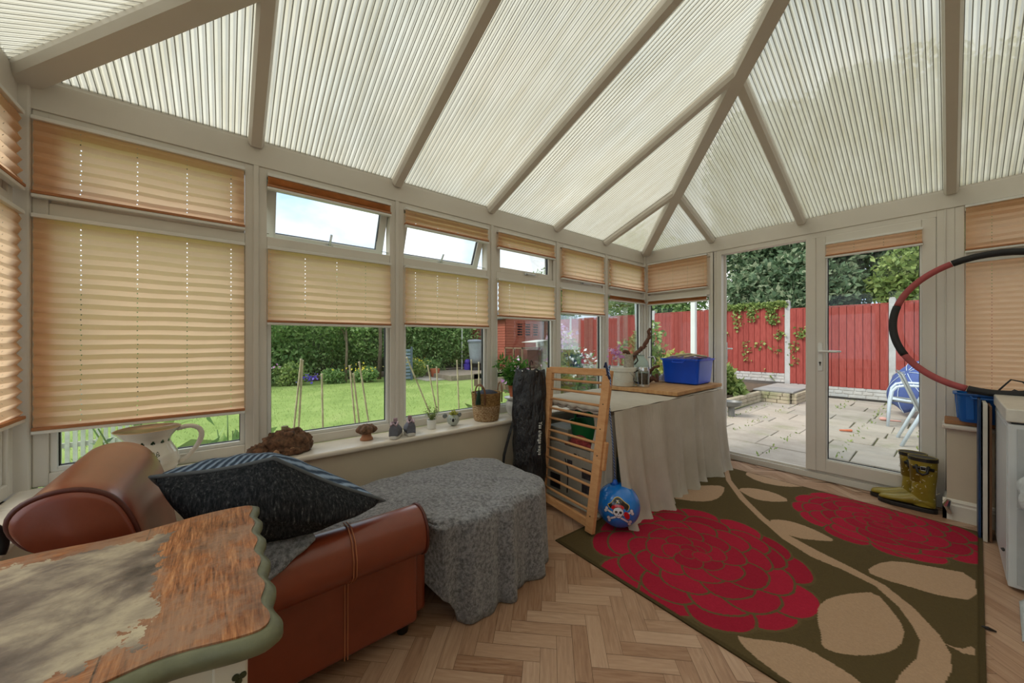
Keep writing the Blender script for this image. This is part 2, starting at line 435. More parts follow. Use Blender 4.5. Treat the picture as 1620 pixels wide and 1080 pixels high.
# corner posts
def corner(n, x, y):
    q = MB(); q.box((x-.07, y-.035, .56), (x+.02, y+.055, ZE-.0)) if y > 0 else q.box((x-.07, y-.055, .56), (x+.02, y+.035, ZE))
    q.build('trim_%d' % n, M['upvc'], kind='structure', bevel=.006)
corner(8, 0, YB); corner(9, 0, YC)

# windows: generic frame in a local frame (o, du) ; n = inward normal
class Wall:
    def __init__(s, o, du, nn): s.o = Vector(o); s.du = Vector(du); s.nn = Vector(nn)
    def p(s, u, d, z): q = s.o + s.du*u + s.nn*d; return (q.x, q.y, z)
    def box(s, mb, u0, u1, d0, d1, z0, z1): mb.box(s.p(u0, d0, z0), s.p(u1, d1, z1))
WA = Wall((0, 0, 0), (0, 1, 0), (1, 0, 0)); WB = Wall((0, YB, 0), (1, 0, 0), (0, -1, 0)); WC = Wall((0, YC, 0), (1, 0, 0), (0, 1, 0))
def ring(w, mb, u0, u1, z0, z1, t, d0, d1, tb=None):
    tb = t if tb is None else tb
    w.box(mb, u0, u0+t, d0, d1, z0, z1); w.box(mb, u1-t, u1, d0, d1, z0, z1)
    w.box(mb, u0+t, u1-t, d0, d1, z0, z0+tb); w.box(mb, u0+t, u1-t, d0, d1, z1-t, z1)
WCNT = [0]
def window(w, u0, u1, z0, z1, ztr, openf=0.0, fan=True, hnd=True):
    WCNT[0] += 1
    base = empty('window_%d' % WCNT[0], w.p((u0+u1)/2, 0, z0), kind='structure')
    f = MB(); ring(w, f, u0, u1, z0, z1, .042, -.07, 0.0, .05); w.box(f, u0+.042, u1-.042, -.07, 0, ztr-.028, ztr+.028)
    f.build('frame', M['upvc'], base, bevel=.004)
    # lower fixed light: bead + gasket + pane
    g = MB(); ring(w, g, u0+.042, u1-.042, z0+.05, ztr-.028, .02, -.05, -.012); g.build('bead', M['upvc_white'], base, bevel=.004)
    g = MB(); ring(w, g, u0+.06, u1-.06, z0+.068, ztr-.046, .005, -.046, -.03); g.build('gasket', M['rubber'], base)
    g = MB(); w.box(g, u0+.062, u1-.062, -.042, -.038, z0+.07, ztr-.048); g.build('pane', M['glass'], base)
    # fanlight sash
    a0, a1, b0, b1 = u0+.044, u1-.044, ztr+.03, z1-.044
    sb = MB(); ring(w, sb, a0, a1, b0, b1, .045, -.062, -.012)
    gg = MB(); ring(w, gg, a0+.043, a1-.043, b0+.043, b1-.043, .004, -.05, -.028)
    pg = MB(); w.box(pg, a0+.044, a1-.044, -.042, -.038, b0+.044, b1-.044)
    hb = MB()
    um = (a0+a1)/2
    w.box(hb, um-.022, um+.022, -.012, -.002, b0+.010, b0+.030)
    if openf: hb.obox(w.p(um, -.004, b0+.03), w.p(um+.002, .012, b0+.10), .013, .01)
    else: hb.obox(w.p(um, .006, b0+.02), w.p(um+.10, .008, b0+.018), .012, .013)
    if openf:
        ax = Vector(w.p(0, -.06, b1)); ang = openf
        def rot(m):
            q = []
            for p in m.v:
                r = Vector(p) - ax; dn = r.dot(w.nn); dz = r.z
                dn2 = dn*math.cos(ang) + dz*math.sin(ang); dz2 = -dn*math.sin(ang) + dz*math.cos(ang)
                pp = Vector(p) + w.nn*(dn2-dn); q.append((pp.x, pp.y, ax.z+dz2))
            m.v = q
        for m in (sb, gg, pg, hb): rot(m)
        st = MB()
        for u in (a0+.004, a1-.004): st.obox(w.p(u, -.03, b0+.02), w.p(u, -.03-.30*math.sin(ang)*.9, b0+.05), .012, .004)
        st.build('stay', M['chrome'], base)
    so = sb.build('sash', M['upvc_white'] if openf else M['upvc'], base, bevel=.004)
    gg.build('sash_gasket', M['rubber'], so); pg.build('sash_pane', M['glass'], so)
    if hnd: hb.build('handle', M['chrome'], so, bevel=.002)
    return base
PA = [YC, .127, .890, 1.669, 2.420, 3.170, YB]
for i in range(6):
    u0 = PA[i] + (.005 if i else .035); u1 = PA[i+1] - (.005 if i < 5 else .03)
    window(WA, u0, u1, .59, ZB, 1.72, {1: .42, 2: .42}.get(i, 0), hnd=(i in (1, 2, 3, 4)))
for i in range(1, 6):   # joint covers between the frames
    q = MB(); q.box((-.07, PA[i]-.012, .59), (.009, PA[i]+.012, ZB)); q.build('trim_%d' % (9+i), M['upvc'], kind='structure', bevel=.003)
window(WB, .0, .785, .59, ZB, 1.70, 0, hnd=False)
window(WB, 2.345, 3.10, .63, ZB, 1.76, 0, hnd=False)
window(WB, 3.11, 3.93, .63, ZB, 1.76, 0, hnd=False)
for k_ in range(5):
    a = .035 + k_*.78; window(WC, a, a+.775, .59, ZB, 1.72, 0, hnd=False)

# French doors
fd = empty('door_1', (1.55, YB, 0), kind='structure')
q = MB(); WB.box(q, .77, .85, -.07, .0, .0, ZB); WB.box(q, 2.264, 2.345, -.07, 0, 0, ZB); WB.box(q, .85, 2.264, -.07, 0, 2.07, ZB)
WB.box(q, .85, 2.264, -.07, .0, 0.0, .05); WB.box(q, .85, 2.264, -.055, -.02, .05, .07)
WB.box(q, .795, .80, 0, .004, .0, ZB); WB.box(q, 2.30, 2.306, 0, .006, .0, ZB)
q.build('frame', M['upvc'], fd, bevel=.004)
def leaf(parent, tf, handed):
    """a glazed leaf .67 wide built at u 0...67, moved by tf(u, d, z)"""
    Wd, z0, z1 = .668, .075, 2.068
    class T: 
        def box(s, mb, u0, u1, d0, d1, a, b):
            v = [tf(u, d, z) for z in (a, b) for u, d in ((u0, d0), (u1, d0), (u1, d1), (u0, d1))]
            mb.add(v, [(0,3,2,1),(4,5,6,7),(0,1,5,4),(1,2,6,5),(2,3,7,6),(3,0,4,7)])
    t = T(); s_ = MB(); ring(t, s_, 0, Wd, z0, z1, .068, -.06, .004, .10); so = s_.build('sash', M['upvc'], parent, bevel=.004)
    g = MB(); ring(t, g, .066, Wd-.066, z0+.098, z1-.066, .012, -.045, -.004); g.build('bead', M['upvc_white'], so, bevel=.003)
    g = MB(); ring(t, g, .077, Wd-.077, z0+.109, z1-.077, .005, -.04, -.025); g.build('gasket', M['rubber'], so)
    g = MB(); t.box(g, .078, Wd-.078, -.034, -.030, z0+.11, z1-.078); g.build('pane', M['glass'], so)
    hu = .034 if handed else Wd-.034; sg = 1 if handed else -1
    h = MB(); 
    for dd, ee in ((.004, .012), (-.068, -.06)): t.box(h, hu-.015, hu+.015, dd, ee, .93, 1.17)
    for dd in (.012, -.068):
        e_ = .04 if dd > 0 else -.04
        h.tube([tf(hu, dd, 1.095), tf(hu, dd+e_, 1.095)], .009, 10)
        h.tube([tf(hu, dd+e_, 1.095), tf(hu+sg*.04, dd+e_*1.1, 1.097), tf(hu+sg*.115, dd+e_*1.0, 1.094)], [.010, .009, .008], 10)
    h.build('handle', M['upvc_white'], so, bevel=.002)
    h = MB(); h.tube([tf(hu, .010, 1.0), tf(hu, .016, 1.0)], .008, 12); t.box(h, hu-.003, hu+.003, .011, .0165, .975, 1.0); h.build('lock_cylinder', M['dark'], so)
d1 = empty('door_2', (1.93, YB, 0), kind='structure')
leaf(d1, lambda u, d, z: (1.594+u, YB-d, z), True)
q = MB(); WB.box(q, 1.531, 1.60, -.066, .012, .072, 2.068); q.build('meeting_stile', M['upvc'], d1, bevel=.005)
d2 = empty('door_3', (.85, YB, 0), kind='structure')
TH = math.radians(109.5); cu, su = math.cos(TH), math.sin(TH)
leaf(d2, lambda u, d, z: (.868 + u*cu + d*su*1.0, YB+.07 + u*su - d*cu, z), False)
lk = MB()
for z in (.35, 1.0, 1.62, 1.9): lk.obox((.87+.668*cu+.0, YB+.07+.668*su, z-.05), (.87+.668*cu, YB+.07+.668*su, z+.05), .012, .02, (0, 1, 0))
lk.build('lock_plate', M['chrome'], d2)

# ---------------------------------------------------------------- roof
roof = empty('ceiling', (AP[0], AP[1], 3.1), kind='structure')
def panel(poly, axis):
    """poly (x,y) points of one bay on one roof slope; flutes run up the slope"""
    n = len(poly); v = []; 
    for dz in (0, .022): v += [(x, y, zr(x, y) + dz) for x, y in poly]
    f = [tuple(range(n))[::-1], tuple(range(n, 2*n))] + [(i, (i+1) % n, n+(i+1) % n, n+i) for i in range(n)]
    q = MB(); q.add(v, f); o = q.build('roof_panel', M['poly'], roof)
    uvl = o.data.uv_layers.new(name='UVMap'); ox, oy, oz = parent_world(roof)
    for l in o.data.loops:
        p = o.data.vertices[l.vertex_index].co; X, Y = p.x+ox, p.y+oy
        uvl.data[l.index].uv = (Y, X*1.07) if axis == 'A' else (X + 7.3, (Y)*1.07)
YM = AP[1]
ra = [.127, .890, 1.655, 2.410, 3.160]; rb = [.76, 1.50, 2.33, 3.13]
ys = [YC] + ra + [YB]
def hx(y): return min(YB - y, y - YC)          # hip x on slope A
for a, b_ in zip(ys[:-1], ys[1:]):
    pts = [(0, a), (0, b_)]
    top = [(hx(b_), b_)] + ([(AP[0], YM)] if a < YM < b_ else []) + [(hx(a), a)]
    panel([p for i, p in enumerate(pts + top) if not (p[0] == 0 and i > 1)], 'A')
xs = [0] + rb + [XR]
for a, b_ in zip(xs[:-1], xs[1:]):
    def hy(x, far): d = min(x, AP[0]); return YB - d if far else YC + d
    for far in (True, False):
        e_ = YB if far else YC
        pts = [(a, e_), (b_, e_), (b_, hy(b_, far))] + ([(AP[0], YM)] if a < AP[0] < b_ else []) + ([(a, hy(a, far))] if a > 0 else [])
        panel(pts, 'B')
def rafter(name, p0, p1, wd=.068, dp=.05, bev=.006):
    """p0, p1: (x, y) ends; sits under the panels, chamfered box"""
    a = Vector((p0[0], p0[1], zr(*p0))); b_ = Vector((p1[0], p1[1], zr(*p1)))
    q = MB(); d = (b_-a).normalized(); sdv = d.cross(Vector((0,0,1))).normalized(); up = sdv.cross(d).normalized()
    prof = [(-wd/2, .012), (-wd/2, -dp*.55), (-wd/2+.012, -dp), (wd/2-.012, -dp), (wd/2, -dp*.55), (wd/2, .012)]
    v = [p + sdv*x + up*z for p in (a, b_) for x, z in prof]; n = len(prof)
    q.add(v, [tuple(range(n))[::-1], tuple(range(n, 2*n))] + [(i, (i+1) % n, n+(i+1) % n, n+i) for i in range(n)])
    q.build(name, M['upvc'], roof)
for y in ra: rafter('rafter', (.0, y), (hx(y) - .03, y))
for x in rb:
    d = min(x, AP[0]) - .03
    rafter('rafter', (x, YB), (x, YB-d)); rafter('rafter', (x, YC), (x, YC+d))
for s_ in (1, -1):
    e_ = YB if s_ > 0 else YC
    rafter('hip_rafter', (.0, e_), (AP[0], YM), .105, .062)
rafter('ridge_beam', AP, (XR, YM), .12, .09)
# eaves gasket strip seen as a dark line under each sheet edge is left to the shadow of the beam

# ---------------------------------------------------------------- pleated blinds
def blind(w, u0, u1, z0, z1, label, pitch=.021, rail_below=True, d0=.019, stack=False):
    """z1 = head, z0 = lower edge of the cloth"""
    base = empty('pleated_blind', w.p((u0+u1)/2, d0, z1), label, 'blind', 'pleated window blinds')
    h = z1 - z0 - .012
    n = max(6, 2*int(round(h / pitch / 2))) if not stack else max(10, 2*int(round(h/.006/2)))
    amp = .0075 if not stack else .012
    vs = []; uvs = []; rs = np.random.RandomState(int((u0*131+z0*977) % 1000))
    zz = np.linspace(0, 1, n+1)
    g = zz**(1.12) if not stack else zz        # pleats hang a little wider at the bottom... top pulled flat
    nu = 14
    for j in range(n+1):
        z = z1 - .010 - h*(1 - (1-zz[j])**1.0)
        a = amp * (.55 + .6*zz[j]) * (1 if j % 2 else -1)
        for i in range(nu+1):
            u = u0 + .004 + (u1-u0-.008)*i/nu
            vs.append(w.p(u, d0 + a + .0012*math.sin(i*2.1+j*.7), z + .0016*math.sin(i*.9 + j*.35))); uvs.append((u, z))
    f = [(j*(nu+1)+i, j*(nu+1)+i+1, (j+1)*(nu+1)+i+1, (j+1)*(nu+1)+i) for j in range(n) for i in range(nu)]
    ob = MB(); ob.add(vs, f); o = ob.build('cloth', M['blind'] if not stack else M['blind_stack'], base, fix=False)
    ul = o.data.uv_layers.new(name='UVMap'); 
    for l in o.data.loops: ul.data[l.index].uv = uvs[l.vertex_index]
    q = MB(); w.box(q, u0, u1, d0-.012, d0+.012, z1-.012, z1+.004); q.build('head_rail', M['upvc_white'], base, bevel=.002)
    q = MB(); w.box(q, u0, u1, d0-.012, d0+.013, z0-.016, z0-.002); q.build('bottom_rail', M['upvc_white'], base, bevel=.003)
    q = MB(); w.box(q, u0+.001, u1-.001, d0-.013, d0+.015, z0-.002, z0+.010); q.build('lower_hem', M['blind_edge'], base, bevel=.002)
    return base
M['blind_stack'] = M['blind_stack2'] = pm('blind_stack', (226, 172, 120), .8, var=.1, scale=20)
nth = ['first', 'second', 'third', 'fourth', 'fifth', 'sixth']
low = [.825, 1.285, 1.295, 1.385, 1.458, 1.637]; upp = [1.772, 2.012, 1.968, 1.948, 1.785, 1.775]
cut = ['pulled down almost to sill', 'halfway, above lawn', 'halfway, above water butt',
       'halfway, above shed', 'half down with smudge', 'thin stack below transom']
cu2 = ['large, over top light', 'folded above open top light', 'half folded above open top light',
       'half folded, green view below', 'down, silver handle below', 'down beside far corner']
for i in range(6):
    u0 = PA[i] + (.047 if i else .04); u1 = PA[i+1] - (.047 if i < 5 else .04)
    blind(WA, u0, u1, low[i], 1.688, 'lower peach pleated blind, %s long wall window, %s' % (nth[i], cut[i]), stack=(i == 5))
    blind(WA, u0, u1, upp[i], 2.078, 'upper peach pleated blind, %s long wall window, %s' % (nth[i], cu2[i]), stack=(i in (1,)), pitch=.014 if i in (2, 3) else .021)
blind(WB, .05, .722, 1.762, 2.10, 'peach pleated blind right of the far corner, over the top light', )
blind(WB, .05, .722, 1.622, 1.668, 'thin folded peach blind right of the far corner, above the blue crate', stack=True)
blind(WB, 1.664, 2.200, 1.895, 2.004, 'short peach pleated blind at the top of the closed glass door', pitch=.025)
blind(WB, 2.388, 3.06, 1.80, 2.105, 'peach pleated blind with a pale smudge, top light right of the doors', pitch=.02)
blind(WB, 2.388, 3.06, .70, 1.725, 'large peach pleated blind behind the hoop, right of the doors', pitch=.0175)
blind(WC, .045, .77, 1.785, 2.078, 'peach pleated blind at the far left edge, over the top light')
blind(WC, .045, .77, .88, 1.688, 'peach pleated blind at the far left edge, lower window')
# ================================================================ THE GARDEN
b = MB(); b.box((-40, -30, GZ-.3), (40, 45, GZ-.03)); g_ = b.build('ground', M['soil'], kind='structure')
# lawn, gently uneven
def lawnf(u, v):
    x = -.3 - 10.6*u; y = -9 + 19.6*v
    return (x, y, GZ + .012 + .012*math.sin(x*1.7)*math.sin(y*1.3))
b = MB(); b.grid(50, 80, lawnf); b.build('lawn', M['lawn'], smooth=True, kind='structure')
# grass blades close to the windows and along the edges: one uncountable thing
n = 26000; P = np.c_[RS.uniform(-9.6, -.4, n), RS.uniform(-2, 5.3, n), np.full(n, GZ+.008)]
V, Fq = leaves(P, .04, .12, 2.2); tag(fast_mesh('grass', V, Fq, M['leaf_bright']), 'short bright green grass of the back lawn', 'grass', kind='stuff')

# patio of irregular slabs
b = MB(); b.box((-.35, YB+.05, GZ-.1), (9, 11.15, GZ-.018)); patio = b.build('patio', M['mortar'], kind='structure')
sl = MB(); rs = np.random.RandomState(5)
y = YB+.09; row = 0
while y < 11.1:
    h = rs.choice([.45, .6, .6, .75]); x = -.35 + rs.uniform(-.3, 0)
    while x < 6.5:
        w_ = rs.choice([.45, .6, .75, .9]); g = .006
        x0, x1, y0, y1 = max(x+g, -.34), x+w_-g, y+g, min(y+h-g, 11.1)
        if x1 > x0 + .05:
            z = GZ + rs.uniform(-.003, .003); j = lambda: rs.uniform(-.008, .008)
            c = [(x0+j(), y0+j()), (x1+j(), y0+j()), (x1+j(), y1+j()), (x0+j(), y1+j())]
            sl.prism(c, GZ-.03, z)
        x += w_
    y += h
sl.build('paving_slabs', M['patio'], patio, bevel=.006, seg=1)
b = MB(); b.box((-.3, YB+.075, GZ-.02), (2.5, YB+.30, -.07)); b.build('door_step', stone_mat('step_grey', (92, 92, 92), (124, 124, 122), 6), kind='structure')
# weeds in the joints
n = 500; wx = RS.choice([.28, .92, 1.5, 2.1, -.1], n); wy = RS.uniform(4.4, 11, n)
P = np.c_[wx + RS.normal(0, .03, n), np.round(wy*2.2)/2.2 + RS.normal(0, .12, n), np.full(n, GZ-.004)]
V, Fq = leaves(P, .045, .4, 1.0); tag(fast_mesh('weeds', V, Fq, M['leaf_bright']), 'small green weeds growing in the patio joints', 'weeds', kind='stuff')

# raised bed and slate topped step
def coursed(mb, p0, p1, z0, z1, th=.1, ch=.075, rs=rs):
    p0 = Vector(p0); p1 = Vector(p1); L_ = (p1-p0).length; d = (p1-p0)/L_; nrm = Vector((-d.y, d.x))
    k = int((z1-z0)/ch)
    for i in range(k):
        s0 = -rs.uniform(0, .15)
        while s0 < L_:
            w_ = rs.uniform(.16, .36); a = max(s0, 0)+.004; b_ = min(s0+w_, L_)-.004
            if b_ > a+.02:
                o_ = rs.uniform(-.006, .006); q = [p0+d*a+nrm*(o_), p0+d*b_+nrm*(o_), p0+d*b_+nrm*th, p0+d*a+nrm*th]
                mb.prism([(t.x, t.y) for t in q], z0+i*ch+.003, z0+(i+1)*ch-.003)
            s0 += w_
b = MB(); coursed(b, (-.40, 9.35), (-.43, 5.6), GZ, .10); coursed(b, (-.43, 5.6), (-3.5, 5.6), GZ, .10)
bed = b.build('bed_wall', M['wallstone'], bevel=.008, seg=1, kind='structure')
b = MB(); b.box((-6.5, 5.7, GZ), (-.5, 11.1, .07)); b.build('bed_soil', M['soil'], kind='structure')
b = MB(); coursed(b, (.20, 9.35), (-.40, 9.35), GZ, .075); coursed(b, (.22, 11.1), (.20, 9.35), GZ, .075)
b.build('step_wall', M['wallstone'], bevel=.008, seg=1, kind='structure')
b = MB(); b.box((-.40, 9.45, GZ), (.12, 11.1, .07)); b.build('step_core', M['wallstone'], kind='structure')
b = MB(); b.box((-.48, 9.31, .078), (.25, 10.1, .112)); b.box((-.48, 10.11, .078), (.25, 11.1, .112)); b.build('slate_step', stone_mat('slate', (126, 128, 128), (158, 158, 154), 4), kind='structure', bevel=.005)

# fences
M['brickboard'] = M['gravelboard']
def fence(p0, pitch, n, ztop, zg, label, gravel=.24, boards=.14, ivy=None, axis=(1, 0)):
    root = empty('garden_fence', (p0[0], p0[1], GZ), label, 'fence')
    ax = Vector((axis[0], axis[1], 0)); nx = Vector((axis[1], -axis[0], 0))   # towards the garden
    P0 = Vector((p0[0], p0[1], 0))
    for i in range(n+1):
        zt = ztop[min(i, n-1)]; zb = zg[min(i, n-1)]; c = P0 + ax*pitch*i
        m = MB(); m.obox(c + Vector((0, 0, GZ-.1)), c + Vector((0, 0, zt+.09)), .105, .105, (ax.x, ax.y, 0))
        m.obox(c + Vector((0, 0, zt+.09)), c + Vector((0, 0, zt+.115)), .085, .085, (ax.x, ax.y, 0))
        m.build('post', M['gravelboard'], root, bevel=.01)
    for i in range(n):
        zt, zb = ztop[i], zg[i]; a = P0 + ax*(pitch*i+.05); w_ = pitch-.10
        m = MB(); k = int(w_/boards)+1
        for j in range(k):
            s0 = j*w_/k; s1 = (j+1)*w_/k+.015
            q = [a+ax*s0+nx*.046, a+ax*(s1-.026)+nx*.034, a+ax*(s1-.026)+nx*.002, a+ax*s0+nx*.002]
            m.prism([(t.x, t.y) for t in q], zb+gravel, zt - .01*rs.rand())
        m.obox(a+Vector((0, 0, (zb+gravel+zt)/2)), a+ax*w_+Vector((0, 0, (zb+gravel+zt)/2)), .006, zt-zb-gravel-.02)
        m.obox(a + Vector((0, 0, zt+.012)), a + ax*w_ + Vector((0, 0, zt+.012)), .05, .022)
        m.build('panel', M['fence'], root)
        m = MB(); m.obox(a+Vector((0, 0, zb+gravel/2)), a+ax*w_+Vector((0, 0, zb+gravel/2)), .05, gravel)
        s0 = 0
        for r in range(3):
            s0 = -rs.uniform(0, .2)
            while s0 < w_:
                ww = rs.uniform(.14, .34); x0 = max(s0, 0)+.008; x1 = min(s0+ww, w_)-.008
                if x1 > x0+.02:
                    m.obox(a+ax*x0+nx*.028+Vector((0, 0, zb+gravel*(r+.5)/3)), a+ax*x1+nx*.028+Vector((0, 0, zb+gravel*(r+.5)/3)), .02, gravel/3-.014)
                s0 += ww
        m.build('gravel_board', M['gravelboard'], root, bevel=.006, seg=1)
    return root
fence((-.28, 11.22), 1.83, 4, [2.0, 2.02, 2.02, 2.02], [-.12]*4, 'red boarded fence with concrete posts behind the patio chairs')
fence((-11.26, 11.22), 1.83, 5, [2.1]*5, [.05]*5, 'long red boarded fence beyond the raised bed, seen through corner windows')
fence((-2.12, 11.225), 1.83, 1, [2.12], [.12], 'taller red fence panel draped with ivy, left of the doors', )
# ivy on the tall panel
P = []
for i in range(900): P.append((rs.uniform(-2.0, -.3), 11.17+rs.uniform(-.03, .03), 2.12 + rs.uniform(-.05, .10)))
for (cx, z0, z1, k_) in ((-1.45, 1.5, 2.1, 60), (-.62, 1.65, 2.1, 150), (-1.05, 1.7, 2.1, 60), (-1.2, .6, 1.2, 34), (-.45, 1.2, 1.5, 34), (-.5, .9, 1.1, 14), (-.85, 1.0, 1.2, 16), (-1.75, 1.3, 1.5, 16), (.02, 1.25, 1.55, 60), (-.15, .6, 1.2, 40), (-.62, .2, .5, 8)):
    for i in range(k_): P.append((cx + rs.normal(0, .07), 11.15, rs.uniform(z0, z1)))
V, Fq = leaves(np.array(P), .075, .8, 0, droop=.4); tag(fast_mesh('ivy', V, Fq, M['leaf_bright']), 'pale green ivy trailing over the red fence top', 'ivy')

# shed
sh = empty('garden_shed', (-10.4, 10.0, .1), 'terracotta red timber shed with small dark windows', 'shed')
b = MB(); b.box((-11.7, 8.92, .02), (-9.14, 11.0, 2.15))
k = int(2.1/.11)
for i in range(k):
    z = .08 + i*.11
    for (p0, p1, nn) in (((-11.7, 8.92), (-9.12, 8.92), (0, -1)), ((-9.12, 8.92), (-9.12, 11.0), (1, 0))):
        a = Vector((*p0, 0)); c = Vector((*p1, 0)); nv = Vector((*nn, 0))
        b.add([a+Vector((0,0,z))+nv*.02, c+Vector((0,0,z))+nv*.02, c+Vector((0,0,z+.108))+nv*.006, a+Vector((0,0,z+.108))+nv*.006, a+Vector((0,0,z)), c+Vector((0,0,z))], [(0,1,2,3), (4,5,1,0)])
b.build('wall', M['shed'], sh)
b = MB(); b.add([(-11.9, 8.7, 2.1), (-8.95, 8.7, 2.1), (-8.95, 9.95, 2.62), (-11.9, 9.95, 2.62), (-8.95, 11.2, 2.1), (-11.9, 11.2, 2.1)], [(0,1,2,3), (3,2,4,5)]); b.build('roof', pm('shed_felt', (84, 88, 84), .9), sh, solid=.03)
b = MB(); b.add([(-9.135, 8.92, 2.15), (-9.135, 11, 2.15), (-9.135, 9.95, 2.58)], [(0, 1, 2)]); b.build('gable', M['shed'], sh, solid=.02)
for y0 in (9.50, 9.95, 10.40):
    f = MB(); 
    for (a, c) in (((-9.12, y0, 1.42), (-9.09, y0+.03, 1.96)), ((-9.12, y0+.31, 1.42), (-9.09, y0+.34, 1.96)), ((-9.12, y0, 1.38), (-9.08, y0+.34, 1.43)), ((-9.12, y0, 1.93), (-9.09, y0+.34, 1.97))): f.box(a, c)
    fo = f.build('window', M['shed'], sh); g = MB(); g.box((-9.115, y0+.03, 1.43), (-9.105, y0+.31, 1.93)); g.build('pane', pm('dark_pane', (34, 40, 42), .1, var=.2), fo)
b = MB(); b.box((-10.5, 5.9, GZ), (-8.2, 11.1, .02)); b.box((-8.25, 6.8, GZ), (-8.2, 11.1, .05)); b.build('decking', pm('decking', (150, 134, 116), .8, var=.15), kind='structure')
# lamp globe under the blind line on the shed
b = MB(); b.ell((-9.0, 8.75, 2.18), (.12, .12, .09)); tag(b.build('wall_lamp', M['upvc_white'], smooth=True), 'round white lamp at the shed corner', 'lamp')
# water butt on stand
wb = empty('water_butt', (-9.85, 7.95, .02), 'grey plastic water butt on a dark stand by the shed', 'water butt')
M['butt'] = pm('butt_grey', (150, 156, 160), .5); M['butt_lid'] = pm('butt_lid', (120, 126, 134), .5)
b = MB(); b.lathe([(.23, .28), (.25, .5), (.28, .8), (.31, 1.12), (.32, 1.16)], (-9.85, 7.95, .02), 28); b.build('barrel', M['butt'], wb, smooth=True)
b = MB(); b.lathe([(.345, 1.13), (.345, 1.19), (.30, 1.23), (.0, 1.25)], (-9.85, 7.95, .02), 28); b.build('lid', M['butt_lid'], wb, autos=40)
b = MB(); b.lathe([(.26, 0), (.22, .12), (.24, .28)], (-9.85, 7.95, .02), 12); b.build('stand', M['dark'], wb)
b = MB(); b.tube([(-10.15, 7.75, 0), (-10.15, 7.75, .26)], [.14, .17], 14); b.ell((-10.15, 7.75, .34), (.13, .13, .12)); tag(b.build('flower_tub', M['petal_violet']), 'purple tub of flowers beside the water butt', 'plant pot')
b = MB(); b.tube([(-10.6, 7.75, GZ), (-10.6, 7.75, 2.4)], .022, 10); tag(b.build('washing_line_pole', M['upvc_white']), 'slim white washing line pole before the water butt', 'pole')
b = MB(); b.obox((-.86, 7.2, .05), (-.86, 7.2, 3.0), .09, .09, (1, 0, 0)); tag(b.build('painted_post', M['upvc_white'], bevel=.01), 'thick white painted post above the blue crate', 'post')
b = MB(); b.tube([(-3.1, 8.9, .05), (-3.25, 8.95, 3.0)], .03, 10); tag(b.build('garden_pole', pm('pole_grey', (196, 206, 208), .5)), 'thin pale grey pole left of the thick white post', 'pole')
# compost bin with slats and dark back fence
cb = empty('compost_bin', (-9.6, 4.5, GZ), 'blue grey slatted compost bin at the lawn edge', 'compost bin')
b = MB()
for i in range(9): b.box((-9.9, 4.32, GZ+.06+i*.115), (-9.86, 4.95, GZ+.145+i*.115)); 
for i in range(9): b.box((-9.9, 4.32, GZ+.06+i*.115), (-9.3, 4.36, GZ+.145+i*.115)); b.box((-9.32, 4.32, GZ+.06+i*.115), (-9.28, 4.95, GZ+.145+i*.115))
b.build('slat_side', pm('blue_grey_paint', (132, 146, 160), .7), cb)
b = MB()
for (x, y) in ((-9.9, 4.3), (-9.28, 4.3), (-9.28, 4.93), (-9.9, 4.93)): b.box((x, y, GZ), (x+.05, y+.05, GZ+1.15))
b.build('corner_post', pm('blue_grey_dark', (96, 108, 120), .7), cb)

# picket fence close to the near window
pf = empty('picket_fence', (-3.3, -1.5, GZ), 'weathered white picket fence seen through the near window', 'fence')
M['picket'] = pm('picket', (206, 204, 192), .8, var=.12, scale=14)
for i in range(26):
    x = -.62 - i*.052; b = MB(); b.prism([(x-.015, 0), (x+.015, 0), (x+.015, .86), (x, .90), (x-.015, .86)], -3.31, -3.292, lambda a, c, z: (z, a, GZ+.03+c)); b.build('picket', M['picket'], pf)
for z in (.25, .7):
    b = MB(); b.box((-3.33, -1.95, GZ+z), (-3.31, -.6, GZ+z+.05)); b.build('rail', M['picket'], pf)

# bamboo canes
nc = 0
cl = ['leaning left in the window above the root ornament', 'upright pale, paired with its leaning neighbour', 'single short upright, before the middle of the lawn', 'left of three grouped by the mushroom ornament', 'middle of three grouped by the mushroom ornament', 'right of three grouped by the mushroom ornament',
      'strongly slanted, just right of the second post', 'slightly slanted, above the small white pot', 'upright behind the small white pot', 'upright behind the bear faced planter', 'thin upright left of the basket', 'upright just behind the basket']
for i, (y0, y1, z1, _) in enumerate([(0.37,0.48,1.04,0),(0.43,0.49,1.03,0),(0.65,0.63,0.91,0),(0.95,0.85,0.97,0),(1.00,0.88,0.90,0),(1.10,0.93,1.00,0),(1.87,1.37,1.03,0),(1.82,1.59,0.94,0),(1.74,1.69,0.92,0),(1.98,1.93,0.98,0),(2.15,2.11,0.98,0),(2.21,2.21,0.95,0)]):
    b = MB(); pts = []; rad = []
    for k_ in range(7):
        for dd, rr in ((-.012, .0075), (0, .0095), (.012, .0075)):
            t = min(1, max(0, k_/6 + dd)); pts.append((-1.0, y0+(y1-y0)*t, GZ+(z1-GZ)*t)); rad.append(rr)
    q = [pts[0]]; r_ = [rad[0]]
    for p, r in zip(pts[1:], rad[1:]):
        if (Vector(p)-Vector(q[-1])).length > 1e-4: q.append(p); r_.append(r)
    b.tube(q, r_, 7); tag(b.build('garden_cane', M['cane'], smooth=True), 'bamboo cane, ' + cl[i], 'cane', 'bamboo canes outside the windows')

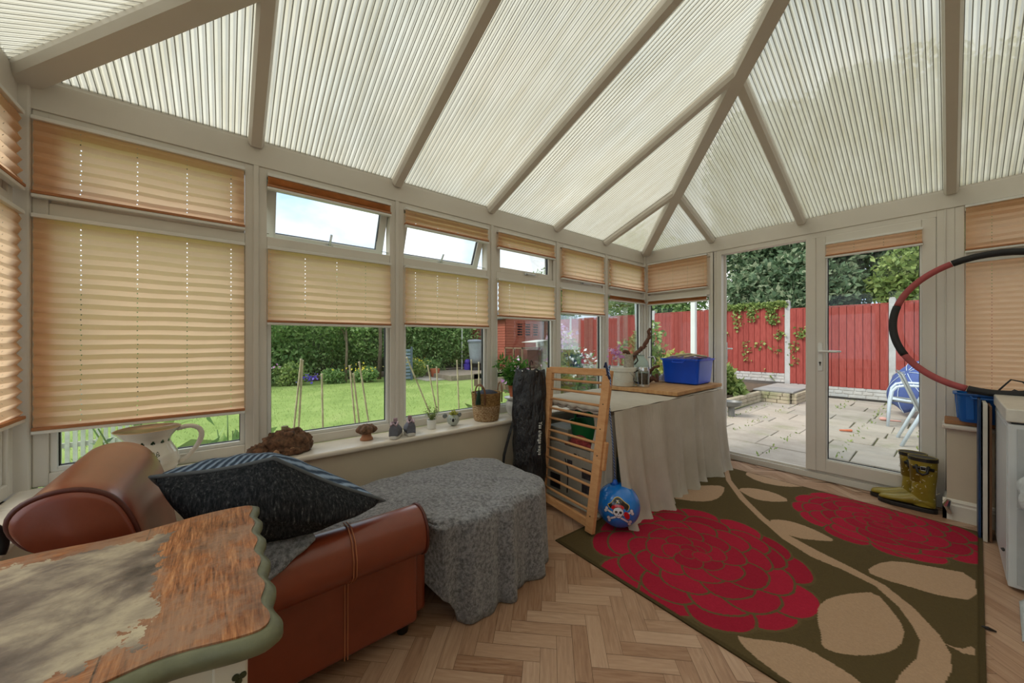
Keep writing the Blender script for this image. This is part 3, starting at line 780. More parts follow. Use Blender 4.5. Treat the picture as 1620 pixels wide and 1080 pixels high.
# trees and hedges -------------------------------------------------
def tree(name, c, r, n, size, mat, label, cat, trunk=None, zb=GZ, lumps=9, seed=1, group=None, asp=.55):
    rs = np.random.RandomState(seed); root = empty(name, (c[0], c[1], zb), label, cat, group)
    P = blob_points(n, c, r, rs, lumps)
    P = P[P[:, 2] > zb + .02]
    V, Fq = leaves(P, size, asp, .2, rs); fast_mesh('foliage', V, Fq, mat, root)
    if trunk:
        b = MB(); top = c[2] + r[2]*.3
        b.tube([(c[0], c[1], zb-.1), (c[0]+.06, c[1]+.03, zb+(top-zb)*.4), (c[0]-.05, c[1], top)], [trunk*1.25, trunk, trunk*.6], 10)
        for k_ in range(5):
            a = k_*1.3+seed; h = zb+(top-zb)*(.5+.08*k_)
            b.tube([(c[0], c[1], h), (c[0]+math.cos(a)*r[0]*.3, c[1]+math.sin(a)*r[1]*.3, h+r[2]*.35), (c[0]+math.cos(a)*r[0]*.6, c[1]+math.sin(a)*r[1]*.6, h+r[2]*.55)], [trunk*.5, trunk*.35, trunk*.12], 7)
        b.build('trunk', M['bark'], root, smooth=True)
    return root
# back hedge along the left of the garden
for i, (y, h, sd) in enumerate([(-6.5, 3.3, 1), (-3.8, 3.3, 2), (-1.2, 3.2, 3), (1.2, 3.1, 4), (3.6, 3.2, 5), (5.9, 3.2, 6), (8.0, 3.3, 7)]):
    tree('hedge_shrub', (-11.6, y, h*.44), (1.25, 1.75, h*.62), 9000 if 0 < i else 3000, .13, M['leaf_hedge'],
         ['dense leafy hedge shrub at the far left of the lawn', 'dense leafy hedge shrub left of the lawn canes', 'tall hedge shrub behind the blue flowers', 'tall hedge shrub behind the slender lawn edge trunk',
          'tall hedge shrub beside the blue grey compost bin', 'tall hedge shrub behind the yellow flowers by the paving', 'tall hedge shrub left of the red fence and water butt'][i], 'hedge', None, GZ, 10, sd, 'hedge along the end of the lawn')
b = MB(); b.box((-13.6, -10, GZ), (-13.4, 11, 2.6)); b.build('boundary_wall', pm('boundary', (70, 74, 56), .95, var=.2), kind='structure')
tree('garden_tree', (-10.3, 4.2, 2.7), (1.3, 1.3, 1.2), 5000, .12, M['leaf_hedge'], 'small tree with a slender pale trunk at the lawn edge', 'tree', .06, GZ, 7, 21)
tree('garden_tree', (-9.9, 3.0, 2.3), (.9, .9, .9), 2500, .12, M['leaf_hedge'], 'young tree with a thin bowed trunk amid the border', 'tree', .035, GZ, 6, 22)
# border planting at the lawn's far edge
bd = [(-10.2, .6, .55, 'leaf_hedge', 'bushy border plant with pink blooms at the lawn edge', 1), (-10.2, 1.6, .45, 'leaf_bright', 'spiky bright green border plant', 2), (-9.9, 2.6, .3, 'leaf_hedge', 'low border plant beside the blue flowers', 3),
      (-9.8, 3.6, .35, 'leaf_hedge', 'grey green border plant under the slender tree', 4), (-10.0, 5.3, .55, 'leaf_bright', 'leafy border plant topped with yellow flowers', 5), (-10.6, 6.2, .5, 'leaf_hedge', 'rounded green shrub by the paved edge', 6)]
for x, y, r, m_, lb, sd in bd: tree('border_plant', (x, y, GZ+r*.7), (r*1.2, r*1.3, r), 1500, .10, M[m_], lb, 'plant', None, GZ, 6, 40+sd, 'plants in the far border')
def flowers(name, c, r, n, size, mat, label, sd=3, cat='flowers'):
    rs = np.random.RandomState(sd); P = np.array(c) + rs.normal(size=(n, 3))*np.array(r); V, Fq = leaves(P, size, .8, 0, rs); return tag(fast_mesh(name, V, Fq, mat), label, cat, kind='stuff')
flowers('flower_cluster', (-9.5, 5.1, .45), (.1, .35, .12), 60, .07, M['petal_yellow'], 'yellow flowers in the border right of the second post')
flowers('flower_cluster', (-9.3, 3.2, .35), (.1, .28, .08), 40, .06, M['petal_yellow'], 'yellow flowers in the border beside the pale trunk', 4)
flowers('flower_cluster', (-9.4, 1.9, .12), (.1, .14, .05), 60, .07, M['petal_violet'], 'deep blue flowers at the lawn edge', 5)
flowers('flower_cluster', (-9.5, .75, .40), (.1, .15, .10), 40, .07, M['petal_pink'], 'soft pink flowers far left in the border', 6)
b = MB(); b.box((-10.3, 5.2, GZ), (-8.6, 8.2, GZ+.03)); b.build('paved_edge', M['patio'], kind='structure')
b = MB(); b.lathe([(.12, 0), (.17, .2), (.18, .3), (.15, .3)], (-9.6, 6.0, GZ+.03), 14); tag(b.build('plant_pot', M['terracotta']), 'round terracotta pot on the far paved edge', 'plant pot')

# trees behind the fences
for i, (x, y, z, rx, ry, rz, n, m_, lb, tk) in enumerate([
    (-.9, 14.6, 5.9, 3.0, 2.0, 4.6, 84000, 'leaf_dark', 'big dark evergreen tree directly behind the ivy fence', .16),
    (2.6, 14.8, 5.9, 3.1, 2.0, 4.4, 62000, 'leaf_dark', 'dark evergreen tree behind the closed door view', .16),
    (6.6, 14.2, 5.4, 2.8, 1.8, 4.0, 22000, 'leaf_dark', 'dark evergreen tree far right behind the fence', .16),
    (-.9, 12.5, 2.5, 1.7, .8, 1.3, 26000, 'leaf_dark', 'dark shrubbery pressed against the back of the ivy fence', None),
    (2.6, 12.6, 2.5, 1.9, .9, 1.2, 12000, 'leaf_bright', 'bright green bush rising above the patio fence', None),
    (-4.6, 12.8, 3.2, 2.2, 1.1, 2.0, 14000, 'leaf_hedge', 'leafy tree above the fence behind the corner window', .12),
    (-6.8, 14.5, 4.2, 2.6, 1.6, 2.6, 9000, 'leaf_hedge', 'pale green tree above the far garden fence', .15),
    (-11.6, 14.2, 3.9, 2.4, 1.8, 2.3, 9000, 'leaf_hedge', 'green tree rising behind the shed', .15)]):
    tree('tree', (x, y, z), (rx, ry, rz), n, .175 if m_ == 'leaf_dark' else .14, M[m_], lb, 'tree', tk, GZ, 18, 60+i, 'trees behind the fences')

# shrubs and flowers in the raised bed, by the doors
tree('bed_plant', (-.72, 8.35, .34), (.32, .6, .36), 2200, .15, M['leaf_bright'], 'bright green leafy plant spilling over the stone bed wall', 'plant', None, .06, 5, 81, 'plants in the raised bed')
tree('bed_plant', (-1.25, 7.3, .5), (.45, .5, .5), 1200, .13, M['leaf_autumn'], 'mottled reddish plant in the raised bed near the door', 'plant', None, .06, 5, 82, 'plants in the raised bed')
tree('bed_plant', (-2.2, 7.6, .8), (.7, .6, .8), 1400, .12, M['leaf_bright'], 'open bright shrub in the bed behind the driftwood', 'plant', .03, .06, 6, 83, 'plants in the raised bed')
tree('bed_plant', (-3.4, 6.6, .6), (.6, .5, .6), 900, .12, M['leaf_bright'], 'light shrub in the bed behind the corner', 'plant', .02, .06, 5, 84, 'plants in the raised bed')
b = MB(); b.lathe([(.05, 0), (.05, .16), (.14, .2), (.17, .27), (.15, .27), (.12, .22), (0, .2)], (-.12, 7.0, GZ), 20); tag(b.build('bird_bowl', pm('zinc', (122, 122, 118), .5, .4), autos=40), 'small grey bowl on a stump beside the bed wall', 'bowl')

# flowering plants right outside windows four and five
def stem_plant(name, c, h, n_st, spread, mat, label, size=.12, nl=14, seed=1, flower=None, fs=.045, cat='plant'):
    rs = np.random.RandomState(seed); root = empty(name, (c[0], c[1], c[2]), label, cat)
    b = MB(); P = []; FP = []
    for i in range(n_st):
        a = rs.uniform(0, 2*PI); L_ = h*rs.uniform(.7, 1.0); tx, ty = math.cos(a)*spread*rs.rand(), math.sin(a)*spread*rs.rand()
        pts = [(c[0]+tx*t**1.5, c[1]+ty*t**1.5, c[2]+L_*t) for t in np.linspace(0, 1, 6)]; b.tube(pts, [.007*(1-.5*t) for t in np.linspace(0, 1, 6)], 6)
        for k_ in range(nl):
            t = rs.uniform(.2, 1); P.append((c[0]+tx*t**1.5+rs.normal(0, .02), c[1]+ty*t**1.5+rs.normal(0, .02), c[2]+L_*t))
        if flower is not None:
            for k_ in range(16): FP.append((pts[-1][0]+rs.normal(0, .045), pts[-1][1]+rs.normal(0, .045), pts[-1][2]+rs.normal(0, .045)))
    b.build('stem', pm(name+'_stem', (96, 124, 60), .7), root, smooth=True)
    V, Fq = leaves(np.array(P), size, .35, .3, rs); fast_mesh('foliage', V, Fq, mat, root)
    if flower is not None:
        V, Fq = leaves(np.array(FP), fs, .85, 0, rs); fast_mesh('blossom', V, Fq, flower, root)
    return root
stem_plant('flowering_shrub', (-.72, 2.55, GZ), 1.22, 5, .22, M['leaf_hedge'], 'tall plant with lilac blooms outside the fourth window', .11, 9, 11, M['petal_pink'], .07)
stem_plant('flowering_shrub', (-.62, 3.08, GZ), 1.55, 9, .24, M['leaf_autumn'], 'tall mottled red and yellow climber outside the fifth window', .12, 46, 12, M['petal_pink'], .05)
stem_plant('flowering_shrub', (-.55, 3.55, GZ), 1.05, 6, .25, M['leaf_dark'], 'dark leaved plant outside between the fifth and sixth windows', .13, 26, 13)
stem_plant('flowering_shrub', (-1.25, 4.3, GZ), 1.15, 6, .3, M['leaf_hedge'], 'white flowered bush behind the galvanised jug', .1, 18, 14, pm('white_petal', (240, 240, 240), .6), .05)
stem_plant('flowering_shrub', (-.95, 2.95, GZ), .95, 6, .3, M['leaf_dark'], 'broad leaved plant low outside the fifth window', .2, 9, 15)
# beans, iris and hostas close to the near window
stem_plant('leafy_plant', (-.75, -.35, GZ), .98, 10, .35, M['leaf_bright'], 'broad green leaves outside behind the shamrock jug', .24, 7, 16)
stem_plant('leafy_plant', (-.7, .02, GZ), .85, 8, .3, M['leaf_hedge'], 'large leaved plant outside right of the shamrock jug', .22, 6, 17)
stem_plant('leafy_plant', (-1.15, -.62, GZ), .62, 8, .3, M['leaf_dark'], 'feathery green plant in front of the picket fence', .07, 40, 18)
stem_plant('leafy_plant', (-.9, .52, GZ), .66, 4, .25, M['leaf_bright'], 'wispy weed outside above the root ornament', .12, 5, 19)
stem_plant('leafy_plant', (-.8, 2.1, GZ), .85, 4, .14, M['leaf_bright'], 'pale sunflower seedling outside behind the basket', .12, 5, 20)
# hutch with cover, bird bath
hu = empty('rabbit_hutch', (-4.6, 6.0, GZ), 'wire rabbit hutch with a grey cover, before the shed', 'hutch')
b = MB(); 
for z in (.55, 1.0): b.box((-4.9, 5.6, z), (-4.2, 5.63, z+.03)); b.box((-4.9, 6.2, z), (-4.2, 6.23, z+.03)); b.box((-4.23, 5.6, z), (-4.2, 6.23, z+.03))
for (x, y) in ((-4.9, 5.6), (-4.23, 5.6), (-4.23, 6.2), (-4.9, 6.2), (-4.56, 5.6)): b.box((x, y, GZ), (x+.03, y+.03, 1.03))
b.build('frame', pm('hutch_wood', (120, 96, 74), .8), hu)
b = MB()
for i in range(22): b.box((-4.9+i*.032, 5.605, .55), (-4.897+i*.032, 5.61, 1.0))
for i in range(14): b.box((-4.9, 5.605, .56+i*.032), (-4.2, 5.61, .563+i*.032))
b.build('wire_mesh', M['dark'], hu)
b = MB(); b.box((-4.85, 5.65, .5), (-4.25, 6.18, .54)); b.box((-4.55, 5.8, .54), (-4.25, 6.2, .98)); b.build('sleeping_box', pm('hutch_inner', (104, 60, 48), .8), hu)
b = MB(); b.grid(14, 8, lambda u, v: (-4.42+.5*u, 6.26+.02*math.sin(u*20), GZ+.05+1.32*v)); b.grid(14, 4, lambda u, v: (-4.42+.5*u, 6.26-.5*v, GZ+1.37-.06*v)); b.build('cover', pm('hutch_cover', (188, 186, 176), .8), hu, smooth=True, solid=.006)
bb = empty('bird_bath', (-1.9, 4.4, GZ), 'grey shallow bird bath on a slim pole', 'bird bath')
b = MB(); b.tube([(-1.9, 4.4, GZ), (-1.9, 4.4, .98)], .016, 10); b.build('pole', M['dark'], bb)
b = MB(); b.lathe([(.0, 0), (.12, .01), (.17, .045), (.165, .05), (.11, .02), (0, .015)], (-1.9, 4.4, .97), 24); b.build('dish', M['butt'], bb, smooth=True)

# garden chairs
M['alu'] = pm('white_metal', (206, 218, 228), .35, var=.02); M['sling'] = pm('sling', (206, 214, 216), .7, var=.06, bump=.3, bscale=200)
M['chair_grey'] = pm('grey_metal', (132, 134, 134), .4, .3)
def garden_chair(loc, rz, label):
    root = empty('garden_chair', (0, 0, 0), label, 'chair', 'garden chairs on the patio')
    for s_ in (-1, 1):
        y = s_*.29
        b = MB(); b.tube([(-.27, y, 0), (-.25, y, .35), (-.22, y, .56), (-.17, y, .63), (-.08, y, .655), (.10, y, .655), (.19, y, .60), (.25, y, .42), (.41, y, .0)], .019, 8, sx=1.4); b.build('arm_leg', M['alu'], root, smooth=True)
        b = MB(); b.tube([(-.24, s_*.25, .41), (.2, s_*.25, .38), (.24, s_*.25, .44), (.40, s_*.25, .91), (.42, s_*.2, .93)], .016, 8); b.build('side_rail', M['chair_grey'], root, smooth=True)
    b = MB(); b.tube([(-.24, -.25, .41), (-.24, .25, .41)], .014, 8); b.tube([(.42, -.2, .93), (.42, .2, .93)], .016, 8); b.tube([(.22, -.29, .32), (.22, .29, .32)], .012, 8); b.build('cross_bar', M['chair_grey'], root, smooth=True)
    b = MB(); b.grid(10, 8, lambda u, v: (-.23+.44*v, -.235+.47*u, .415-.03*v-.02*math.sin(PI*v))); b.build('seat', M['sling'], root, smooth=True, solid=.004)
    b = MB(); b.grid(10, 10, lambda u, v: (.235+.17*v+.02*math.sin(PI*u), -.235+.47*u, .43+.48*v)); b.build('backrest', M['sling'], root, smooth=True, solid=.004)
    root.location = loc; root.rotation_euler = (0, 0, rz); return root
garden_chair((1.96, 8.38, GZ), .08, 'white sling garden chair with curved arms, farther from the doors')
garden_chair((2.31, 7.02, GZ), PI+.12, 'white sling garden chair with grey frame, nearer the doors, backrest toward the other')
ps = empty('parasol', (2.1, 9.6, GZ), 'navy blue parasol with pale ribs, tilted behind the garden chairs', 'parasol')
pc = Vector((2.12, 9.5, .38)); pax = Vector((-.55, -.45, .55)).normalized(); e1 = pax.orthogonal().normalized(); e2 = pax.cross(e1)
def dome(u, v):
    a = 2*PI*u; t = v; sc = 1 - .10*abs(math.sin(a*4))*t; r = .62*math.sin(t*1.35)*sc; h = .42*math.cos(t*1.45)
    return pc + pax*h + (e1*math.cos(a)+e2*math.sin(a))*r
b = MB(); b.grid(48, 10, dome, True); b.build('canopy', pm('navy', (74, 92, 148), .8, var=.1), ps, smooth=True, solid=.004)
b = MB()
for i in range(8): b.tube([dome(i/8, t) + pax*.012 for t in np.linspace(.05, 1, 8)], .0045, 6)
b.build('rib', M['alu'], ps); b = MB(); b.tube([pc+pax*.42, pc-pax*.25, Vector((2.3, 9.75, GZ))], .018, 8); b.build('pole', M['alu'], ps)
b = MB(); b.tube([(1.30, 7.06, GZ+.02), (1.42, 7.15, GZ+.022)], [.012, .020], 8); tag(b.build('chalk_stick', pm('orange', (206, 116, 80), .6), bevel=.003), 'orange stick lying alone on the patio slabs', 'stick')
b = MB(); b.ell((1.62, 8.6, GZ+.03), (.05, .04, .03)); b.tube([(1.60, 8.6, GZ+.015), (1.82, 8.66, GZ+.015)], .012, 6); tag(b.build('dropped_toy', pm('salmon', (210, 158, 146), .7)), 'pinkish broken toy on the patio beside the chair leg', 'toy')
# ================================================================ FURNITURE AND LARGE THINGS
def paint(o, fn):
    me = o.data; n = len(me.vertices); co = np.empty(n*3, dtype=np.float32); me.vertices.foreach_get('co', co); co = co.reshape(-1, 3)
    w = parent_world(o); co = co + np.array(w, dtype=np.float32)
    c = np.ones((n, 4), dtype=np.float32); c[:, :3] = fn(co)
    a = me.color_attributes.new('pattern', 'FLOAT_COLOR', 'POINT'); a.data.foreach_set('color', c.ravel())
def pattern_mat(name, rough=.5, bump=0, bscale=80, noise=.2, nscale=40, spec=.5, **kw):
    k = N(name); at = k.n('ShaderNodeAttribute', attribute_name='pattern').outputs['Color']; v = k.coord('Object')
    f = k.noise(v, nscale, 4, .7); c = k.mix(k.math('MULTIPLY', f, noise), at, (0, 0, 0))
    return k.done(k.bsdf(c, rough, 0, k.bump(k.noise(v, bscale, 4, .7), bump, .006) if bump else None, spec, **kw))
def inpoly(P, poly):
    x, y = P[:, 0], P[:, 1]; r = np.zeros(len(P), bool); n = len(poly)
    for i in range(n):
        x1, y1 = poly[i]; x2, y2 = poly[(i+1) % n]
        c = ((y1 > y) != (y2 > y)) & (x < (x2-x1)*(y-y1)/((y2-y1) if y2 != y1 else 1e-9)+x1); r ^= c
    return r
def smooth_poly(p, it=2):
    p = [tuple(q) for q in p]
    for _ in range(it):
        q = []
        for i in range(len(p)):
            a, b_ = p[i], p[(i+1) % len(p)]
            q += [(a[0]*.75+b_[0]*.25, a[1]*.75+b_[1]*.25), (a[0]*.25+b_[0]*.75, a[1]*.25+b_[1]*.75)]
        p = q
    return p
def text_mesh(s, size, name, mat, parent, mtx, ext=.0008):
    cu = bpy.data.curves.new(name, 'FONT'); cu.body = s; cu.size = size; cu.extrude = ext; cu.align_x = 'CENTER'; cu.align_y = 'CENTER'
    t = bpy.data.objects.new('tmp', cu); me = bpy.data.meshes.new_from_object(t); bpy.data.objects.remove(t); bpy.data.curves.remove(cu)
    me.transform(mtx)
    off = parent_world(parent)
    if off is not None: me.transform(Matrix.Translation(-off))
    me.name = name; me.materials.clear(); me.materials.append(mat); o = bpy.data.objects.new(name, me); COL.objects.link(o); o.parent = parent; return o
def frame_mtx(o, ex, ey):
    ex = Vector(ex).normalized(); ey = Vector(ey); ey = (ey - ex*ey.dot(ex)).normalized(); ez = ex.cross(ey)
    m = Matrix.Identity(4)
    for i in range(3): m[i][0] = ex[i]; m[i][1] = ey[i]; m[i][2] = ez[i]; m[i][3] = o[i]
    return m

# ---- the rug: pile mesh with its woven pattern
RO = Vector((.855, 1.515)); RU = Vector((1, -.030)).normalized(); RV = Vector((.030, 1)).normalized(); RW, RL = 1.53, 2.14
nu, nv = 400, 560
uu, vv = np.meshgrid(np.linspace(0, 1, nu+1), np.linspace(0, 1, nv+1))
X = RO.x + RU.x*uu*RW + RV.x*vv*RL; Y = RO.y + RU.y*uu*RW + RV.y*vv*RL
P2 = np.c_[X.ravel(), Y.ravel()]
GR, RD, BE = lin(102, 87, 58), lin(184, 42, 66), lin(202, 168, 138)
cols = np.tile(np.array(GR), (len(P2), 1))
def fill(poly, c, sm=2):
    m = inpoly(P2, smooth_poly(poly, sm) if sm else poly); cols[m] = c
def petal_flower(c, rx, ry, seed, rings=((.92,13,.21),(.74,12,.20),(.55,10,.18),(.37,8,.15),(.21,6,.11),(.08,4,.08))):
    rs = np.random.RandomState(seed); dx = (P2[:, 0]-c[0])/rx; dy = (P2[:, 1]-c[1])/ry
    for k_, (rr, n, sz) in enumerate(rings):
        ph = rs.rand()*6
        for i in range(n):
            a = ph + 2*PI*i/n + rs.normal(0, .05); q = rr + rs.normal(0, .02)
            ca, sa = math.cos(a), math.sin(a); ex = (dx-ca*q*.86)*ca + (dy-sa*q*.86)*sa; ey = -(dx-ca*q*.86)*sa + (dy-sa*q*.86)*ca
            wd = sz*1.25 if n > 5 else sz; ln = sz*1.1
            d = (np.abs(ex)/ln)**2.4 + (np.abs(ey)/wd)**2.4
            cols[d < 1.0] = np.array(GR)*1.25; cols[d < .80] = np.array(RD)*rs.uniform(.85, 1.12)
petal_flower((1.425, 2.02), .53, .56, 4)
petal_flower((2.035, 3.29), .44, .47, 9)
for L_ in ([(.994,2.574),(.978,2.86),(1.07,3.031),(1.176,3.145),(1.229,2.974),(1.237,2.805),(1.176,2.683)], [(1.158,3.58),(1.251,3.72),(1.391,3.80),(1.605,3.658),(1.488,3.489),(1.318,3.448)],
           [(1.256,3.162),(1.332,3.273),(1.465,3.304),(1.591,3.222),(1.529,3.118),(1.434,3.048),(1.346,3.082)], [(1.57,2.759),(1.628,2.841),(1.72,2.864),(1.817,2.834),(1.91,2.78),(1.829,2.699),(1.743,2.636),(1.658,2.663)],
           [(2.052,2.531),(2.082,2.67),(2.141,2.779),(2.25,2.843),(2.40,2.92),(2.40,2.63),(2.297,2.553),(2.217,2.537),(2.114,2.513)],
           [(2.105,2.358),(2.04,2.269),(1.976,2.144),(1.955,2.029),(1.976,1.915),(2.001,1.842),(2.012,1.775),(2.057,1.78),(2.134,1.86),(2.187,1.958),(2.209,2.059),(2.204,2.154),(2.168,2.244)],
           [(1.784,1.578),(1.82,1.598),(1.911,1.681),(1.961,1.715),(2.022,1.719),(2.13,1.70),(2.2,1.62),(2.15,1.53),(1.985,1.50),(1.841,1.53)], [(2.283,2.171),(2.345,2.162),(2.381,2.243),(2.378,2.141)]):
    fill(L_, BE, 1)
sa = [(.979,3.65),(1.14,3.273),(1.34,2.967),(1.52,2.752),(1.695,2.568),(1.848,2.472),(1.978,2.456),(2.096,2.416),(2.18,2.306),(2.225,2.196),(2.248,2.113),(2.245,1.984),(2.213,1.85),(2.18,1.6),(2.2,1.45)]
sb_ = [(1.003,3.68),(1.168,3.307),(1.371,3.005),(1.548,2.786),(1.716,2.64),(1.864,2.568),(2.0,2.517),(2.128,2.456),(2.225,2.343),(2.296,2.209),(2.325,2.104),(2.325,1.998),(2.30,1.85),(2.27,1.6),(2.28,1.45)]
fill(sa + sb_[::-1], BE, 0)
edge = (uu < .012) | (uu > .988) | (vv < .008) | (vv > .992); cols[edge.ravel()] = np.array(GR)*.75
rz_ = .012 + RS.normal(0, .0007, uu.shape) ; rz_[edge] = .008
Vr = np.c_[P2, rz_.ravel()]
idx = np.arange((nu+1)*(nv+1)).reshape(nv+1, nu+1)
Fr = np.stack([idx[:-1, :-1], idx[:-1, 1:], idx[1:, 1:], idx[1:, :-1]], -1).reshape(-1, 4)
# hem all round
bl = np.concatenate([idx[0, :], idx[1:, -1], idx[-1, -2::-1], idx[-2:0:-1, 0]]); nb = len(Vr)
Vr = np.vstack([Vr, np.c_[Vr[bl, :2], np.full(len(bl), .0022)]]); cols = np.vstack([cols, np.tile(np.array(GR)*.6, (len(bl), 1))])
m_ = len(bl); Fh = np.array([(bl[i], bl[(i+1) % m_], nb+(i+1) % m_, nb+i) for i in range(m_)])
M['rug'] = pattern_mat('rug_pile', .95, .5, 260, .35, 130, .1)
rug = fast_mesh('rug', Vr, np.vstack([Fr, Fh]), M['rug'], smooth=True)
a = rug.data.color_attributes.new('pattern', 'FLOAT_COLOR', 'POINT'); a.data.foreach_set('color', np.c_[cols, np.ones(len(cols))].astype(np.float32).ravel())
tag(rug, 'brown rug with crimson flowers, beige leaves and a curving stem', 'rug')

# ---- leather chaise: scroll back, one rolled arm
k = N('leather'); v = k.coord('Object'); f1 = k.noise(v, 2.2, 5, .6)
M['leather'] = k.done(k.bsdf(k.ramp(f1, [(.3, lin(112, 46, 26)), (.7, lin(146, 66, 40))]), .33, 0, k.bump(k.noise(v, 220, 3, .6), .08, .002), .5, **{'Coat Weight': .35, 'Coat Roughness': .22}))
M['leather_d'] = pm('dark_leather', (84, 32, 20), .4, bump=.1, bscale=200)
ch = empty('chaise_longue', (.7, .3, .02), 'reddish brown leather chaise with scrolled back and rolled arm', 'chaise')
def extr(mb, prof, axis, a, b_, n=1, bulge=0, endr=0.0):
    """extrude closed profile ((p,q) pairs) along an axis with slightly rounded ends"""
    c = (sum(p for p, q in prof)/len(prof), sum(q for p, q in prof)/len(prof)); st = []
    steps = ([(a, 1-.10*1), (a+endr*.3, 1-.03), (a+endr, 1)] if endr else [(a, 1)]) + [(a+(b_-a)*i/n, 1) for i in range(1, n)] + ([(b_-endr, 1), (b_-endr*.3, 1-.03), (b_, 1-.10)] if endr else [(b_, 1)])
    V = []
    for s, sc in steps:
        for p, q in prof:
            pp, qq = c[0]+(p-c[0])*sc, c[1]+(q-c[1])*sc
            V.append((s, pp, qq) if axis == 'x' else (pp, s, qq))
    m = len(prof); F = [tuple(range(m)), tuple((len(steps)-1)*m+k for k in range(m))]
    for i in range(len(steps)-1):
        for k_ in range(m): F.append((i*m+k_, i*m+(k_+1) % m, (i+1)*m+(k_+1) % m, (i+1)*m+k_))
    mb.add(V, F)
backp = smooth_poly([(-.362,.790),(-.345,.828),(-.30,.846),(-.25,.842),(-.205,.812),(-.177,.755),(-.158,.68),(-.142,.58),(-.125,.45),(-.10,.30),(-.26,.30),(-.262,.60),(-.268,.685),(-.295,.712),(-.335,.735)], 2)
b = MB(); extr(b, backp, 'x', .555, 1.085, 6, endr=.018); b.build('scroll_back', M['leather'], ch, autos=50)
b = MB(); b.tube([(1.070, p, q) for p, q in backp], .0065, 8, closed=True); b.build('piping', M['leather_d'], ch, smooth=True)
arm = smooth_poly([(.975,.335),(1.02,.345),(1.058,.385),(1.062,.44),(1.04,.495),(.99,.523),(.93,.515),(.892,.475),(.885,.42),(.90,.36),(.935,.335)], 2)
b = MB(); extr(b, arm, 'y', -.14, .615, 8, endr=.02)
arm_o = b.build('arm_roll', M['leather'], ch, autos=50)
b = MB(); b.tube([(p, .606, q) for p, q in arm], .0055, 8, closed=True); b.build('arm_piping', M['leather_d'], arm_o, smooth=True)
b = MB(); b.box((.895, -.14, .06), (.985, .60, .36)); b.build('arm_panel', M['leather'], ch, bevel=.018, seg=3)
b = MB()
for dy in (0, .010): b.tube([(.9865, .325+dy, .06), (.9875, .325+dy, .34), (1.02, .335+dy, .345), (1.060, .335+dy, .385), (1.0645, .335+dy, .44), (1.042, .335+dy, .497), (.99, .335+dy, .526), (.93, .335+dy, .518)], .0022, 6)
b.build('seam_stitching', pm('thread', (176, 110, 76), .7), ch)
b = MB(); b.box((.36, -.20, .05), (.93, .66, .33)); b.build('seat_base', M['leather'], ch, bevel=.02, seg=3)
b = MB(); b.box((.37, -.12, .33), (.875, .64, .41)); b.build('seat_cushion', M['leather'], ch, bevel=.035, seg=4)
for (x, y) in ((.92, .56), (.92, -.08), (.40, .56), (.40, -.08)):
    b = MB(); b.lathe([(.022, 0), (.03, .06)], (x, y, .003), 12); b.build('leg', M['dark'], ch)
fs = empty('footstool', (.70, 1.02, .003), 'low brown leather footstool hidden beneath the grey fleece', 'footstool')
b = MB(); b.box((.41, .74, .07), (.955, 1.29, .375)); b.build('cushioned_box', M['leather'], fs, bevel=.04, seg=4)
for (x, y) in ((.46, .8), (.9, .8), (.46, 1.23), (.9, 1.23)):
    b = MB(); b.lathe([(.02, 0), (.028, .08)], (x, y, .003), 12); b.build('leg', M['dark'], fs)
# ---- grey fleece throw over seat, arm and stool
k = N('fleece'); v = k.coord('Object'); a1 = k.noise(v, 62, 4, .75); a2 = k.noise(v, 3, 4, .6)
cc = k.ramp(a1, [(.38, lin(84, 86, 92)), (.62, lin(160, 160, 166))]); cc = k.mix(k.math('MULTIPLY', a2, .25), cc, lin(120, 110, 100))
M['fleece'] = k.done(k.bsdf(cc, .95, 0, k.bump(a1, .9, .012), .15, **{'Sheen Weight': .4}))
def throwf(u, v_):
    a = 2*PI*u; ca, sa = math.cos(a), math.sin(a)
    hx, hy = (.345 if ca > 0 else .32), (.37 if sa > 0 else .72)
    e = 3.6; R = 1/((abs(ca)/hx)**e + (abs(sa)/hy)**e)**(1/e)
    low = .006
    back = max(0, -sa)**.6
    if sa < 0: low = .006 + .38*min(1, back*1.1)
    if ca > 0 and sa < 0: low = .006 + .38*min(1, max(0, (-sa-.56)/.36))**.8
    t = v_
    if t < .62:
        r = R*(t/.62)*.955; z = .418 + .022*math.cos(min(1, t/.62)*PI*.5)
        z += .008*math.sin(r*ca*21+1)*math.sin(r*sa*17)
    else:
        s = (t-.62)/.38; q = min(1, s*2.6); r = R*(.955 + .055*math.sin(q*PI/2) + .045*s)
        fold = (.010 + .030*s)*math.sin(a*9+1.3)*math.sin(a*4+.4) + .012*s*math.sin(a*23)
        r += fold*(1 if s > .1 else s*10); z = .418 - .012*(s*2.6)**2 if s*2.6 < 1 else .406 - (.406-low)*((s-.3846)/.6154)**.92
        z = max(z, low)
    x = .682 + r*ca; y = .985 + r*sa
    if y < .665 and x > .878: x = .878 - .2*(x-.878)
    x = max(x, .245)
    return (x, y, z + .003*math.sin(x*37)*math.sin(y*41))
b = MB(); b.grid(150, 56, throwf, True)
def armpatch(u, v_):
    yy = -.10 + .30*u + .06*v_*0; n = len(arm); A0 = [(.880,.40),(.878,.45),(.893,.492),(.93,.528),(.985,.537),(1.032,.512),(1.062,.47),(1.072,.42),(1.066,.385)]
    t = v_*(len(A0)-1)*(1.0 - .42*u); i = min(int(t), len(A0)-2); f_ = t-i
    return (A0[i][0]*(1-f_)+A0[i+1][0]*f_ + .004*math.sin(u*30), yy + .03*v_, A0[i][1]*(1-f_)+A0[i+1][1]*f_ + .005 + .003*math.sin(v_*20))
b.grid(24, 24, armpatch)
thr = b.build('fleece_throw', M['fleece'], smooth=True, subsurf=0); thr.modifiers.new('solid', 'SOLIDIFY').thickness = .010
thr.modifiers['solid'].offset = 1
